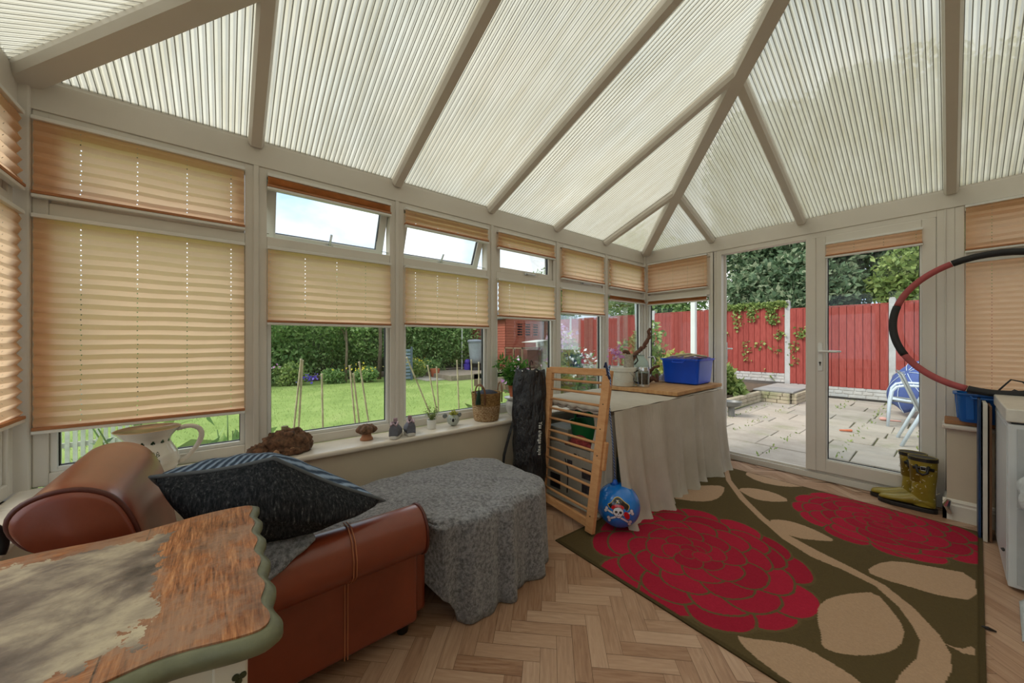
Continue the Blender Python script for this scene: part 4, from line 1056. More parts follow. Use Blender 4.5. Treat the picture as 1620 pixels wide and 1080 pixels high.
tag(thr, 'grey fleece throw draped over the footstool and chaise seat', 'throw')

# ---- dark knitted cushion leaning on the scroll back and arm
AS_ = [.5, .5]
def pillow(mb, A, B, C, D, th, n=26, nrm=None):
    A, B, C, D = map(Vector, (A, B, C, D)); nn = ((B-A).cross(D-A)).normalized()
    for sgn in (1, -1):
        def f(u, v_):
            p = (A*(1-u)+B*u)*(1-v_) + (D*(1-u)+C*u)*v_
            cu = 1-abs(2*u-1)**2.6; cv = 1-abs(2*v_-1)**2.6; h = (max(cu, 0)*max(cv, 0))**.45
            pin = .06*(1-h) ; m = (A+B+C+D)/4; ed = math.sin(PI*u)*math.sin(PI*v_)
            # corners stay pointed, sides pulled in
            sidep = (m-p)*.10*( (math.sin(PI*u))*(1-cv) + (math.sin(PI*v_))*(1-cu))*.8
            wob = .006*math.sin(u*23+v_*7)*math.sin(v_*19)*h
            return p + sidep + nn*(sgn*h*th*(AS_[0] if sgn > 0 else AS_[1]) + wob)
        mb.grid(n, n, f)
    return nn
k = N('dark_knit'); v = k.coord('Object', (1, 1, 1)); a1 = k.noise(k.coord('Object', (120, 120, 24)), 1.2, 4, .75); 
M['knit'] = k.done(k.bsdf(k.ramp(a1, [(.42, lin(34, 36, 40)), (.6, lin(62, 64, 68)), (.74, lin(130, 130, 130))]), .95, 0, k.bump(a1, .6, .006), .1))
k = N('rib_knit'); wv = k.n('ShaderNodeTexWave', {'Vector': k.coord('Object'), 'Scale': 26, 'Distortion': 2.0}, bands_direction='DIAGONAL')
M['ribknit'] = k.done(k.bsdf(k.ramp(wv.outputs['Fac'], [(.2, lin(66, 80, 100)), (.8, lin(146, 166, 192))]), .95, 0, k.bump(wv.outputs['Fac'], .9, .01), .1))
cu_ = empty('cushion', (.95, .12, .56), 'charcoal knitted cushion with piped edge leaning on the chaise', 'cushion')
A_, P_, B_, Q_ = Vector((.930, -.160, .805)), Vector((.965, .120, .808)), Vector((.955, .475, .570)), Vector((.815, -.03, .52))
b = MB(); nn_ = pillow(b, A_, P_, B_, Q_, .25)
# front (towards camera) dark, back face ribbed
half = len(b.v)//2; fh = len(b.f)//2
b1 = MB(); b1.v = b.v[:half]; b1.f = b.f[:fh]; b1.n = half
b2 = MB(); b2.v = b.v[half:]; b2.f = [tuple(i-half for i in q) for q in b.f[fh:]]; b2.n = half
toward = nn_.dot(Vector((CAMX, CAMY, CAMZ)) - A_) > 0
b1.build('front_cover', M['knit'] if toward else M['ribknit'], cu_, smooth=True); b2.build('rear_cover', M['ribknit'] if toward else M['knit'], cu_, smooth=True)
def sidepts(A, B, C, D, n=20):
    m = (A+B+C+D)/4; out = []
    for a, c in ((A, B), (B, C), (C, D), (D, A)):
        for i in range(n):
            t = i/n; p = a*(1-t)+c*t; out.append(p + (m-p)*.08*math.sin(PI*t))
    return out
b = MB(); b.tube(sidepts(A_, P_, B_, Q_), .0065, 8, closed=True); b.build('piping', pm('piping_grey', (96, 100, 104), .9, bump=.3), cu_, smooth=True)

# ---- scalloped side table, decoupage top
TZ = .752
def top_outline(inset=0.0, n=260):
    x0, x1, y0, y1 = 1.150+inset, 1.688-inset, -.56+inset, .066-inset; out = []
    def sc(t, k_): return .0055*math.sin(t*2*PI*k_)
    N_ = n//4
    for i in range(N_):   # right edge (y=y1), x from x0 to x1
        t = i/N_; x = x0+(x1-x0)*t; out.append((x, y1 + sc(t, 5.5) - .0))
    for i in range(N_):   # front edge x=x1 going -y, serpentine
        t = i/N_; y = y1 + (y0-y1)*t; out.append((x1 + .004 - .030*(1-math.cos(min(1, t/.22)*PI))/2*(1 if t < .22 else 1) + (.018*math.sin((t-.22)/.78*PI) if t > .22 else 0), y))
    for i in range(N_):
        t = i/N_; out.append((x1-.02+(x0-x1+.02)*t, y0 - sc(t, 5.5)))
    for i in range(N_):
        t = i/N_; out.append((x0 + .010*math.sin(t*PI*2*2.0), y0+(y1-y0)*t))
    # round the corners
    for _ in range(3):
        out = [((out[i-1][0]+2*out[i][0]+out[(i+1) % len(out)][0])/4, (out[i-1][1]+2*out[i][1]+out[(i+1) % len(out)][1])/4) for i in range(len(out))]
    return out
tb = empty('side_table', (1.42, -.25, .003), 'cream side table with worn wooden scalloped top and green edge', 'side table')
b = MB(); O0 = top_outline(.0); O1 = top_outline(.010); O2 = top_outline(.020)
rings_ = [(O2, TZ-.040), (O1, TZ-.034), (O0, TZ-.022), (O0, TZ-.012), (O1, TZ-.004), (top_outline(.013), TZ-.003)]
m = len(O0); V = [(x, y, z) for o__, z in rings_ for x, y in o__]
F = [tuple(range(m))[::-1]] + [(i*m+k_, i*m+(k_+1) % m, (i+1)*m+(k_+1) % m, (i+1)*m+k_) for i in range(len(rings_)-1) for k_ in range(m)] + [tuple((len(rings_)-1)*m+k_ for k_ in range(m))]
b.add(V, F); b.build('green_edge', pm('sage_paint', (112, 112, 84), .45, var=.2, scale=20, bump=.15), tb, autos=60)
def wood_top():
    k = N('worn_decoupage'); v = k.coord('Object'); sp = k.n('ShaderNodeSeparateXYZ', {0: v}); x, y = sp.outputs[0], sp.outputs[1]
    g = k.noise(k.coord('Object', (7, 90, 1), (0, 0, 0)), 2.0, 7, .7, .4)
    gx = k.noise(k.coord('Object', (90, 7, 1)), 2.0, 7, .7, .4)
    gsel = k.math('GREATER_THAN', y, .118); gg_ = k.mix(gsel, gx, g); st_ = [(.32, lin(70, 40, 24)), (.5, lin(150, 90, 50)), (.7, lin(200, 142, 94))]
    wood = k.ramp(gg_, st_); jn = k.math('LESS_THAN', k.math('ABSOLUTE', k.math('SUBTRACT', y, .118)), .0012); wood = k.mix(jn, wood, lin(40, 24, 16))
    worn = k.noise(v, 9, 6, .75); wood = k.mix(k.ramp(worn, [(.46, (0,0,0)), (.62, (.85,.85,.85))]), wood, lin(150, 118, 96))
    wood = k.mix(k.ramp(k.noise(v, 5, 5, .7), [(.52, (0,0,0)), (.72, (.7,.7,.7))]), wood, lin(60, 40, 30))
    n1 = k.noise(k.coord('Object', (7, 5, 1), (0, 0, .5)), 1.3, 7, .62, .35)
    paper = k.ramp(n1, [(.32, lin(66, 58, 54)), (.45, lin(116, 104, 94)), (.58, lin(170, 156, 134)), (.74, lin(204, 190, 158))])
    paper = k.mix(k.ramp(k.noise(v, 60, 5, .8), [(.55, (0,0,0)), (.75, (.5,.5,.5))]), paper, lin(120, 96, 72))
    edge = k.math('MULTIPLY', k.math('SUBTRACT', k.noise(v, 7, 6, .75), .5), .22)
    m1 = k.math('GREATER_THAN', k.math('ADD', x, edge), -.215)            # local coords, origin at table centre
    m2 = k.math('LESS_THAN', k.math('ADD', x, edge), .185)
    m3 = k.math('LESS_THAN', k.math('ADD', y, edge), .155)
    mk = k.math('MULTIPLY', k.math('MULTIPLY', m1, m2), m3)
    c = k.mix(mk, wood, paper)
    return k.done(k.bsdf(c, .42, 0, k.bump(gx, .12, .003), .5))
b = MB(); Oi = top_outline(.016); b.prism(Oi, TZ-.004, TZ); b.build('table_top', wood_top(), tb)
M['cream'] = pm('cream_paint', (214, 208, 190), .5, var=.04)
b = MB(); b.box((1.20, -.52, .60), (1.64, .02, .712)); b.box((1.23, -.49, .56), (1.61, -.01, .61)); b.build('apron', M['cream'], tb, bevel=.004)
for (x, y) in ((1.195, -.52), (1.195, -.015), (1.605, -.52), (1.605, -.015)):
    b = MB(); b.add([(x, y, .712), (x+.042, y, .712), (x+.042, y+.042, .712), (x, y+.042, .712), (x+.008, y+.008, 0), (x+.034, y+.008, 0), (x+.034, y+.034, 0), (x+.008, y+.034, 0)], [(0,1,2,3), (7,6,5,4), (0,4,5,1), (1,5,6,2), (2,6,7,3), (3,7,4,0)])
    lg = b.build('leg', M['cream'], tb, bevel=.003)
M['shamrock'] = pm('shamrock_green', (52, 58, 30), .5, var=.2)
b = MB()
for k_, (yy, zz, a0) in enumerate([(.016, .674, .4), (.002, .655, 1.4), (.016, .630, .2), (.000, .618, 1.0), (.016, .592, .7), (.003, .57, .1)]):
    for j in range(3):
        a = a0 + j*2*PI/3; cy, cz = yy+.0052*math.cos(a), zz+.0052*math.sin(a); b.prism([(cy+.0046*math.cos(t*PI/5), cz+.0046*math.sin(t*PI/5)) for t in range(10)], 1.6468, 1.6486, lambda p, q, r: (r, p, q))
    b.tube([(1.648, yy, zz), (1.648, yy-.004, zz-.014)], .0009, 5)
b.build('painted_shamrocks', M['shamrock'], tb)

# ---- long table beneath a dust sheet
dt = empty('long_table', (.65, 2.75, .003), 'long table hidden under a cream dust sheet', 'table')
b = MB(); b.box((.27, 1.92, .705), (.955, 3.60, .735)); b.build('table_top', M['bark'], dt)
for (x, y) in ((.29, 1.95), (.90, 1.95), (.29, 3.53), (.90, 3.53)):
    b = MB(); b.box((x, y, .003 if y > 2 else .003), (x+.045, y+.045, .705)); b.build('leg', pm('table_leg', (190, 184, 172), .6), dt)
k = N('dust_sheet'); v = k.coord('Object')
M['sheet'] = k.done(k.n('ShaderNodeMixShader', {0: .12, 1: k.bsdf(k.ramp(k.noise(v, 3, 5, .6), [(.3, lin(190, 182, 168)), (.7, lin(214, 206, 194))]), .9, 0, k.bump(k.noise(k.coord('Object', (1, 5, 1)), 5, 5, .6), .35, .02), .15), 2: k.n('ShaderNodeBsdfTranslucent', {'Color': (*lin(210, 200, 180), 1)}).outputs[0]}).outputs[0])
# outline of the drop: from the near corner round the front to the far end and the short end
Ys, Ye, Xf, zt = 1.895, 3.62, .985, .742
def sheet_top(u, v_):
    x = .262 + (Xf-.262)*u; y = Ys+.0 + (Ye-Ys)*v_
    sag = -.004*math.sin(u*PI)*math.sin(v_*PI*3); r = .0
    if u > .97 or v_ > .99 or v_ < .01: r = -.004
    return (x, y, zt + sag + r + .0016*math.sin(x*40+y*23))
def front_drop(u, v_):
    # u along y, v down; folds grow towards the floor
    hemy = Ys + .13 - .10*0 if False else None
    y0 = Ys + (Ye-Ys)*u; t = v_
    z1 = .006 if u > .05 else .006
    yb = y0 + (.05*(1-u)**2.2)*t**1.3                       # near edge hangs towards the ball, pulled along
    fold = (.005+.030*t**.7)*(math.sin(u*46+1.2*math.sin(u*9))*.6 + math.sin(u*23+.7)*.5 + .3*math.sin(u*91)*t)
    fl = .022*t**2 + .020*max(0, t-.93)*8
    x = Xf + .010 + .030*t + fold*1.25 + fl + .02*t*math.sin(u*7)
    z = zt - .004 - (zt-.012)*t
    return (max(x, .975+.01*t), yb, z)
def end_drop(u, v_):
    x = Xf - .02 + .03*v_ - (Xf-.36)*u*.999; t = v_; fold = (.004+.024*t)*math.sin(u*34+.5)
    return (x + .02*t*(1-u), Ye + .006 + fold + .03*t*(1-u) + .012, zt-.004-(zt-.05)*t*(1-.05*u))
b = MB(); b.grid(30, 60, sheet_top); b.grid(240, 46, front_drop); b.grid(60, 24, end_drop)
# rolled up near edge of the sheet, and the twisted corner hanging inside
b.tube([(.27+.69*i/24, 1.895+.006*math.sin(i*1.3), .735+.007*math.sin(i*2.2)) for i in range(25)], [.016+.004*math.sin(i*1.9) for i in range(25)], 10)
b.tube([(.27+.67*i/24, 1.905, .712+.006*math.sin(i*1.7+1)) for i in range(25)], .010, 8)
for j, (xx, yy) in enumerate(((.80, 1.96), (.845, 1.975), (.885, 1.965))):
    b.tube([(xx+.06*0-.00*i + .012*math.sin(i*.8+j) + .05*(1-i/11)*0, yy+.01*math.sin(i+j), .70-.66*i/11) for i in range(12)], [.018+.012*i/11+.003*math.sin(i*2+j) for i in range(12)], 10, sx=.7)
o = b.build('dust_sheet', M['sheet'], smooth=True, fix=False)
tag(o, 'cream dust sheet hanging in folds over the long table', 'cloth')

# ---- butcher block board and what stands on it
b = MB(); b.prism([(.30, 2.66), (.985, 2.74), (.955, 3.685), (.30, 3.685)], .752, .782); o = b.build('worktop_board', plank_mat('oak_board', (176, 128, 84), (206, 164, 116), (9, 1, 1)), bevel=.003); tag(o, 'light oak worktop board lying on the dust sheet', 'board')
M['blueplastic'] = pm('blue_plastic', (16, 84, 222), .32, var=.05)
M['bluetub'] = pm('blue_tub_plastic', (14, 100, 184), .35, var=.05)
def crate(name, c, w, l, h, rz, mat, label, flare=1.1, cat='crate'):
    root = empty(name, (c[0], c[1], c[2]), label, cat); ca, sa = math.cos(rz), math.sin(rz)
    def T(x, y, z): return (c[0]+x*ca-y*sa, c[1]+x*sa+y*ca, c[2]+z)
    def rr(w_, l_, r, n=5):
        o_ = []
        for (cx, cy, a0) in ((w_/2-r, l_/2-r, 0), (-w_/2+r, l_/2-r, PI/2), (-w_/2+r, -l_/2+r, PI), (w_/2-r, -l_/2+r, 1.5*PI)):
            for i in range(n): a = a0+PI/2*i/(n-1); o_.append((cx+r*math.cos(a), cy+r*math.sin(a)))
        return o_
    L0 = [(rr(w*.92, l*.92, .03), 0), (rr(w, l, .03), .012), (rr(w*(1+(flare-1)*.9), l*(1+(flare-1)*.9), .035), h*.88), (rr(w*flare, l*flare, .035), h*.89), (rr(w*flare, l*flare, .035), h*.95), (rr(w*flare+.03, l*flare+.03, .045), h*.955), (rr(w*flare+.03, l*flare+.03, .045), h),
          (rr(w*flare-.006, l*flare-.006, .035), h), (rr(w*flare-.008, l*flare-.008, .03), h*.94), (rr(w*.98, l*.98, .025), .016)]
    m = 20; V = [T(x, y, z) for o_, z in L0 for x, y in o_]; F = [tuple(range(m))[::-1]] + [(i*m+k_, i*m+(k_+1) % m, (i+1)*m+(k_+1) % m, (i+1)*m+k_) for i in range(len(L0)-1) for k_ in range(m)] + [tuple((len(L0)-1)*m+k_ for k_ in range(m))]
    q = MB(); q.add(V, F)
    if 'tub' not in name: pass
    for s_ in ((-1, 1) if 'tub' in name else ()):
        for t in (-.25, .25): q.obox(T(s_*(w*.5+.004), l*t, .02), T(s_*(w*.5*flare+.004), l*t, h*.9), .03, .006, (s_*ca, s_*sa, 0)); 
        for t in (-.28, .28): q.obox(T(w*t, s_*(l*.5+.004), .02), T(w*t*1.05, s_*(l*.5*flare+.004), h*.9), .03, .006, (-s_*sa, s_*ca, 0))
    q.build('body', mat, root, autos=40)
    for s_ in (-1, 1):
        q = MB(); q.tube([T(s_*-.06, 0, h*.97)] if False else [T(-.055, s_*(l*flare/2+.012), h*.93), T(-.05, s_*(l*flare/2+.03), h*.86), T(.05, s_*(l*flare/2+.03), h*.86), T(.055, s_*(l*flare/2+.012), h*.93)], .006, 8); q.build('handle', mat, root)
    return root, T
cr_, T = crate('storage_crate', (.735, 3.455, .784), .31, .33, .235, .04, M['blueplastic'], 'bright blue plastic crate on the oak board', 1.12)
b = MB(); b.grid(12, 12, lambda u, v_: T(-.15+.30*u, -.16+.32*v_, .235+.02*math.sin(u*9)*math.sin(v_*7))); o = b.build('folded_fabric', pm('purple_print', (104, 88, 140), .9, var=.5, scale=30), smooth=True, solid=.004); tag(o, 'purple patterned fabric heaped in the blue crate', 'fabric')
b = MB(); b.tube([T(-.12, -.1, .25), T(.0, .02, .275), T(.13, .12, .25)], .011, 8); b.tube([T(.02, -.12, .25), T(.08, .0, .268)], .009, 8); tag(b.build('kindling', M['cane']), 'pale sticks poking out of the blue crate', 'sticks')
# paint bucket
bk = empty('paint_bucket', (.47, 2.79, .784), 'white plastic tub with lid and wire handle on the board', 'bucket')
M['wplastic'] = pm('white_plastic', (214, 212, 202), .35)
b = MB(); b.lathe([(.095, 0), (.098, .005), (.108, .13)], (.47, 2.79, .784), 32); b.build('body', M['wplastic'], bk, autos=40)
b = MB(); b.lathe([(.108, .13), (.118, .132), (.119, .162), (.112, .168), (0, .166)], (.47, 2.79, .784), 32); b.build('lid', M['wplastic'], bk, autos=40)
b = MB(); b.tube([(.47+.112*math.cos(a), 2.79+.112*math.sin(a), .784+.128-.085*math.sin((a+.5)/2.6*PI)) for a in np.linspace(-.5, 2.1-2.0, 3)] + [(.47+.118*math.cos(a), 2.79+.118*math.sin(a), .784+.10-.06*math.cos((a-(-.6))*1.2)) for a in np.linspace(-1.9, .7, 14)], .0022, 6); b.build('wire_handle', M['chrome'], bk, smooth=True)
gj = empty('tin_jug', (.52, 2.80, .952), 'small speckled grey jug standing on the white tub', 'jug')
b = MB(); b.lathe([(.044, 0), (.044, .03), (.036, .10), (.038, .112), (.034, .112), (.034, .1), (.04, .02), (0, .01)], (.52, 2.80, .952), 24); b.build('body', pm('speckled', (172, 164, 150), .6, var=.25, scale=60), gj, autos=50)
b = MB(); b.tube([(.555, 2.815, 1.05), (.575, 2.83, 1.055), (.587, 2.835, 1.01), (.563, 2.82, .975)], .006, 8); b.build('handle', M['dark'], gj, smooth=True)
vs = empty('glass_vase', (.44, 2.76, .952), 'clear glass vase with pale blossom behind the grey jug', 'vase')
b = MB(); b.lathe([(.022, 0), (.034, .02), (.036, .06), (.024, .085), (.028, .105)], (.425, 2.735, .952), 20); b.build('body', M['glass'], vs, smooth=True)
P = np.array([.42, 2.73, 1.085]) + RS.normal(size=(40, 3))*np.array([.03, .03, .03]); V, Fq = leaves(P, .035, .9); fast_mesh('blossom', V, Fq, M['petal_pink'], vs)
# milk churn style jar with driftwood
jr = empty('enamel_jar', (.475, 3.05, .784), 'pale green glass flagon on the board beside the bucket', 'jar')
b = MB(); b.lathe([(.078, 0), (.086, .01), (.088, .15), (.076, .205), (.045, .245), (.040, .262), (.046, .27), (.036, .27), (.034, .24), (.06, .2), (.07, .02), (0, .012)], (.475, 3.05, .784), 28); b.build('body', pm('celadon', (176, 196, 188), .18, var=.06, scale=6), jr, autos=50)
b = MB(); b.tube([(.53, 3.10, 1.03), (.575, 3.125, 1.04), (.59, 3.13, 1.0), (.575, 3.12, .965)], .006, 8); b.build('handle', M['chrome'], jr, smooth=True)
def branch(name, pts, r0, r1, label, seed=1, twigs=()):
    rs = np.random.RandomState(seed); pts = [Vector(p) for p in pts]; q = []
    for i in range(len(pts)-1):
        for t in np.linspace(0, 1, 5, endpoint=False): q.append(pts[i].lerp(pts[i+1], t) + Vector(rs.normal(0, r0*.14, 3)))
    q.append(pts[-1]); n = len(q); rad = [(r0+(r1-r0)*i/(n-1))*rs.uniform(.8, 1.2) for i in range(n)]
    b = MB(); b.tube(q, rad, 9)
    for (i, d, L_, r) in twigs:
        p = q[min(i, n-1)]; b.tube([p, p+Vector(d)*L_*.5+Vector((0, 0, L_*.1)), p+Vector(d)*L_], [r, r*.8, r*.4], 7)
    o = b.build(name, M['driftwood'], smooth=True); return tag(o, label, 'driftwood')
M['driftwood'] = pm('driftwood', (112, 76, 60), .85, var=.3, scale=30, bump=.6, bscale=50)
branch('driftwood', [(.430, 2.985, .985), (.462, 3.03, 1.075), (.498, 3.075, 1.13), (.537, 3.117, 1.216), (.531, 3.113, 1.275), (.546, 3.128, 1.305)], .024, .012, 'long twisted driftwood branch rising from the jar to the window', 2, [(9, (.7, .5, .25), .06, .010)])
branch('driftwood', [(.425, 2.93, .955), (.425, 2.945, 1.05), (.42, 2.945, 1.085), (.395, 2.90, 1.085)], .015, .018, 'short knobbly driftwood piece left of the tall branch', 3)
branch('driftwood', [(.46, 3.20, .80), (.49, 3.22, .90), (.52, 3.235, .93), (.565, 3.25, .945)], .016, .012, 'arched driftwood piece beside the blue crate', 4)
branch('driftwood', [(.50, 3.16, .80), (.53, 3.19, .835), (.565, 3.21, .80), (.55, 3.22, .87)], .026, .014, 'gnarled driftwood lump low against the blue crate', 5)
b = MB(); b.grid(14, 14, lambda u, v_: (.50+.09*u, 3.30+.13*v_, .80+.07*math.sin(u*PI)*math.sin(v_*PI)*(1+.3*math.sin(u*12)))); o = b.build('crumpled_bag', pm('grey_bag', (138, 134, 150), .6, var=.3, scale=30), smooth=True, solid=.003); tag(o, 'crumpled grey purple bag tucked left of the blue crate', 'bag')
cf = empty('cafetiere', (.625, 2.86, .784), 'glass jar with steel frame and lid before the pale flagon', 'cafetiere')
CF = (.625, 2.86, .784)
b = MB(); b.lathe([(.040, .012), (.046, .016), (.046, .15)], CF, 24); b.build('glass_body', M['glass'], cf, smooth=True)
b = MB(); b.lathe([(.038, .014), (.038, .115), (0, .115)], CF, 20); b.build('contents', pm('ground_brown', (88, 74, 60), .7, var=.3, scale=60), cf)
b = MB(); b.lathe([(.050, .0), (.050, .022)], CF, 24); b.lathe([(.049, .135), (.050, .165), (.047, .172), (0, .174)], CF, 24)
for a in (0.3, 1.9, 3.4, 5.0): b.tube([(CF[0]+.049*math.cos(a), CF[1]+.049*math.sin(a), CF[2]+.01), (CF[0]+.049*math.cos(a), CF[1]+.049*math.sin(a), CF[2]+.15)], .003, 6)
b.build('steel_frame', M['chrome'], cf, autos=50)
b = MB(); b.tube([(CF[0]-.03, CF[1]-.042, CF[2]+.14), (CF[0]-.055, CF[1]-.07, CF[2]+.12), (CF[0]-.055, CF[1]-.07, CF[2]+.05), (CF[0]-.03, CF[1]-.042, CF[2]+.03)], .006, 8); b.build('handle', M['dark'], cf, smooth=True)
b = MB(); b.box((.53, 2.80, .784), (.578, 2.85, .792)); tag(b.build('flat_tray', M['wplastic'], bevel=.002), 'flat white plastic lid between the bucket and the cafetiere', 'lid')

# ---- cot side leaning on end against the table
cs = empty('cot_side', (.70, 1.74, .005), 'slatted beech cot side standing on end against the long table', 'cot side')
M['beech'] = plank_mat('beech', (196, 140, 92), (218, 168, 120), (2, 2, 8))
bl_, tl_, br_, tr_ = Vector((.470, 1.775, .06)), Vector((.470, 1.865, .985)), Vector((.955, 1.715, .06)), Vector((.985, 1.855, 1.0))
b = MB(); b.obox(br_ - (tr_-br_)*.035, tr_, .032, .058, (1, 0, 0)); b.build('stile', M['beech'], cs, bevel=.004)
b = MB(); b.obox(bl_ - (tl_-bl_)*.035, tl_, .032, .058, (1, 0, 0)); b.build('stile', M['beech'], cs, bevel=.004)
for t, h in ((.985, .045), (.015, .05)):
    b = MB(); b.obox(bl_.lerp(tl_, t), br_.lerp(tr_, t), .026, h, (0, .15, 1)); b.build('end_rail', M['beech'], cs, bevel=.004)
for i in range(12):
    t = .094 + .0745*i + (.0 if i != 6 else -.018)
    b = MB(); b.tube([bl_.lerp(tl_, t), br_.lerp(tr_, t)], .0085, 10); b.build('slat', M['beech'], cs, smooth=True)
b = MB(); p = br_.lerp(tr_, .36); q_ = br_.lerp(tr_, .54); b.obox(p+Vector((.036, .012, 0)), q_+Vector((.036, .012, 0)), .03, .022, (1, 0, 0)); b.build('fixing_block', M['beech'], cs, bevel=.006)
b = MB(); b.tube([br_-(tr_-br_)*.03, br_-(tr_-br_)*.03+Vector((0, -.003, -.028))], .0035, 8); b.tube([bl_-(tl_-bl_)*.03, bl_-(tl_-bl_)*.03+Vector((0, -.003, -.028))], .0035, 8); b.build('metal_pin', M['chrome'], cs)
for t in (.07, .45, .62, .78, .97):
    b = MB(); p = br_.lerp(tr_, t)+Vector((.0, -.0165, 0)); b.tube([p, p+Vector((0, -.002, 0))], .004, 8); b.build('screw_hole', M['dark'], cs)

# ---- pirate hopper ball with its cord
BC = Vector((1.0, 1.935, .148)); BR = .133
def sph(u, v_):
    th = 2*PI*u; ph = PI*v_; return BC + Vector((math.sin(ph)*math.cos(th), math.sin(ph)*math.sin(th), -math.cos(ph)))*BR
hb_ = empty('hopper_ball', (BC.x, BC.y, .015), 'shiny blue bouncy ball printed with a pirate skull and crossbones', 'ball')
b = MB(); b.grid(360, 200, sph, True); o = b.build('ball', pattern_mat('ball_print', .16, noise=0.0, **{'Coat Weight': .6, 'Coat Roughness': .08}), hb_, smooth=True)
fw = (Vector((CAMX, CAMY, CAMZ)) - BC).normalized(); rt = fw.cross(Vector((0, 0, 1))).normalized() * -1; upv = fw.cross(rt) * (1)
if upv.z < 0: upv = -upv
def ball_paint(co):
    d = (co - np.array(BC))/BR; s = d @ np.array(rt); t = d @ np.array(upv); f = d @ np.array(fw)
    if np.dot(np.array(rt), np.array([.6293, .7771, 0])) < 0: s = -s
    c = np.tile(np.array(lin(20, 122, 216)), (len(co), 1)); blot = np.sin(s*5+1)*np.sin(t*6+2)
    c[:] = c*(1+.0*blot[:, None])
    # print coordinates, tilted a little
    a = -.10; X = (s+.0)*math.cos(a)-(t+.30)*math.sin(a); Y = (s+.0)*math.sin(a)+(t+.30)*math.cos(a); fr = f > 0
    def ell(cx, cy, rx, ry, rot=0):
        ca, sa = math.cos(rot), math.sin(rot); x = (X-cx)*ca+(Y-cy)*sa; y = -(X-cx)*sa+(Y-cy)*ca; return ((x/rx)**2+(y/ry)**2 < 1) & fr
    def seg(x0, y0, x1, y1, r):
        dx, dy = x1-x0, y1-y0; tt = np.clip(((X-x0)*dx+(Y-y0)*dy)/(dx*dx+dy*dy), 0, 1); return (np.hypot(X-x0-tt*dx, Y-y0-tt*dy) < r) & fr
    W_, K_, R__, Yl, G_ = np.array(lin(226, 226, 236)), np.array(lin(22, 18, 24)), np.array(lin(196, 30, 36)), np.array(lin(232, 196, 70)), np.array(lin(176, 178, 196))
    for (x0, y0, x1, y1) in ((-.52, .10, .46, -.46), (.60, -.02, -.44, -.30)):
        c[seg(x0, y0, x1, y1, .055)] = K_; c[seg(x0, y0, x1, y1, .038)] = W_
        L_ = math.hypot(x1-x0, y1-y0); nx, ny = -(y1-y0)/L_, (x1-x0)/L_
        for (ex, ey) in ((x0, y0), (x1, y1)):
            for s_ in (-1, 1):
                c[ell(ex+nx*.055*s_, ey+ny*.055*s_, .078, .078)] = K_
        for (ex, ey) in ((x0, y0), (x1, y1)):
            for s_ in (-1, 1): c[ell(ex+nx*.055*s_, ey+ny*.055*s_, .064, .064)] = W_
    c[ell(.36, -.16, .12, .16, .4)] = R__
    hat = [(-.42,.30),(-.30,.33),(-.20,.42),(-.10,.55),(.02,.60),(.14,.56),(.24,.46),(.34,.36),(.50,.26),(.46,.10),(.36,.02),(.26,.14),(.05,.24),(-.18,.20),(-.28,.10),(-.36,.18)]
    PP = np.c_[X, Y]; big = [(x*1.07-.003, y*1.05) for x, y in hat]
    c[inpoly(PP, smooth_poly(big, 2)) & fr] = Yl; c[inpoly(PP, smooth_poly(hat, 2)) & fr] = K_
    c[ell(-.01, .16, .28, .13)] = R__
    c[ell(0, -.02, .245, .20)] = K_; c[ell(0, -.16, .15, .12)] = K_
    c[ell(0, -.02, .225, .18)] = W_; c[ell(0, -.16, .13, .10)] = W_
    c[ell(-.09, -.02, .066, .058)] = K_; c[ell(.10, -.04, .066, .058)] = K_; c[ell(0.0, -.10, .022, .032)] = K_
    c[seg(-.07, -.185, .08, -.195, .012)] = K_
    for s_ in (-1, 1): c[seg(-.05*s_+.02, .36, .05*s_+.02, .46, .014)] = W_ if s_ < 0 else Yl
    c[ell(.02, .44, .03, .03)] = W_
    return c
paint(o, ball_paint)
b = MB(); tp = BC + Vector((-.015, -.01, BR)); b.lathe([(.03, -.006), (.016, .006), (.012, .022), (.0, .024)], tp, 14); b.build('valve_cap', pm('ball_blue', (16, 92, 200), .3), hb_, smooth=True)
k = N('twist_cord'); wv = k.n('ShaderNodeTexWave', {'Vector': k.coord('Object'), 'Scale': 36, 'Distortion': 0}, bands_direction='DIAGONAL')
M['cord'] = k.done(k.bsdf(k.ramp(wv.outputs['Fac'], [(.4, lin(40, 70, 140)), (.6, lin(170, 190, 214))]), .8))
b = MB(); b.tube([tp+Vector((0, 0, .02)), tp+Vector((-.004, -.02, .25)), tp+Vector((-.006, -.055, .5)), tr_+Vector((.03, -.022, -.06)), tr_+Vector((.012, -.02, .02)), tr_+Vector((-.01, .03, .03)), tr_+Vector((-.03, .03, -.04))], .0048, 8); b.build('cord', M['cord'], hb_, smooth=True)
b = MB(); b.tube([tr_+Vector((-.012, -.025, .02)), tr_+Vector((.0, -.03, .05)), tr_+Vector((.012, -.024, -.02)), tr_+Vector((.03, -.03, -.05))], .007, 8); b.build('hand_loop', pm('navy_loop', (30, 40, 80), .7), hb_, smooth=True)

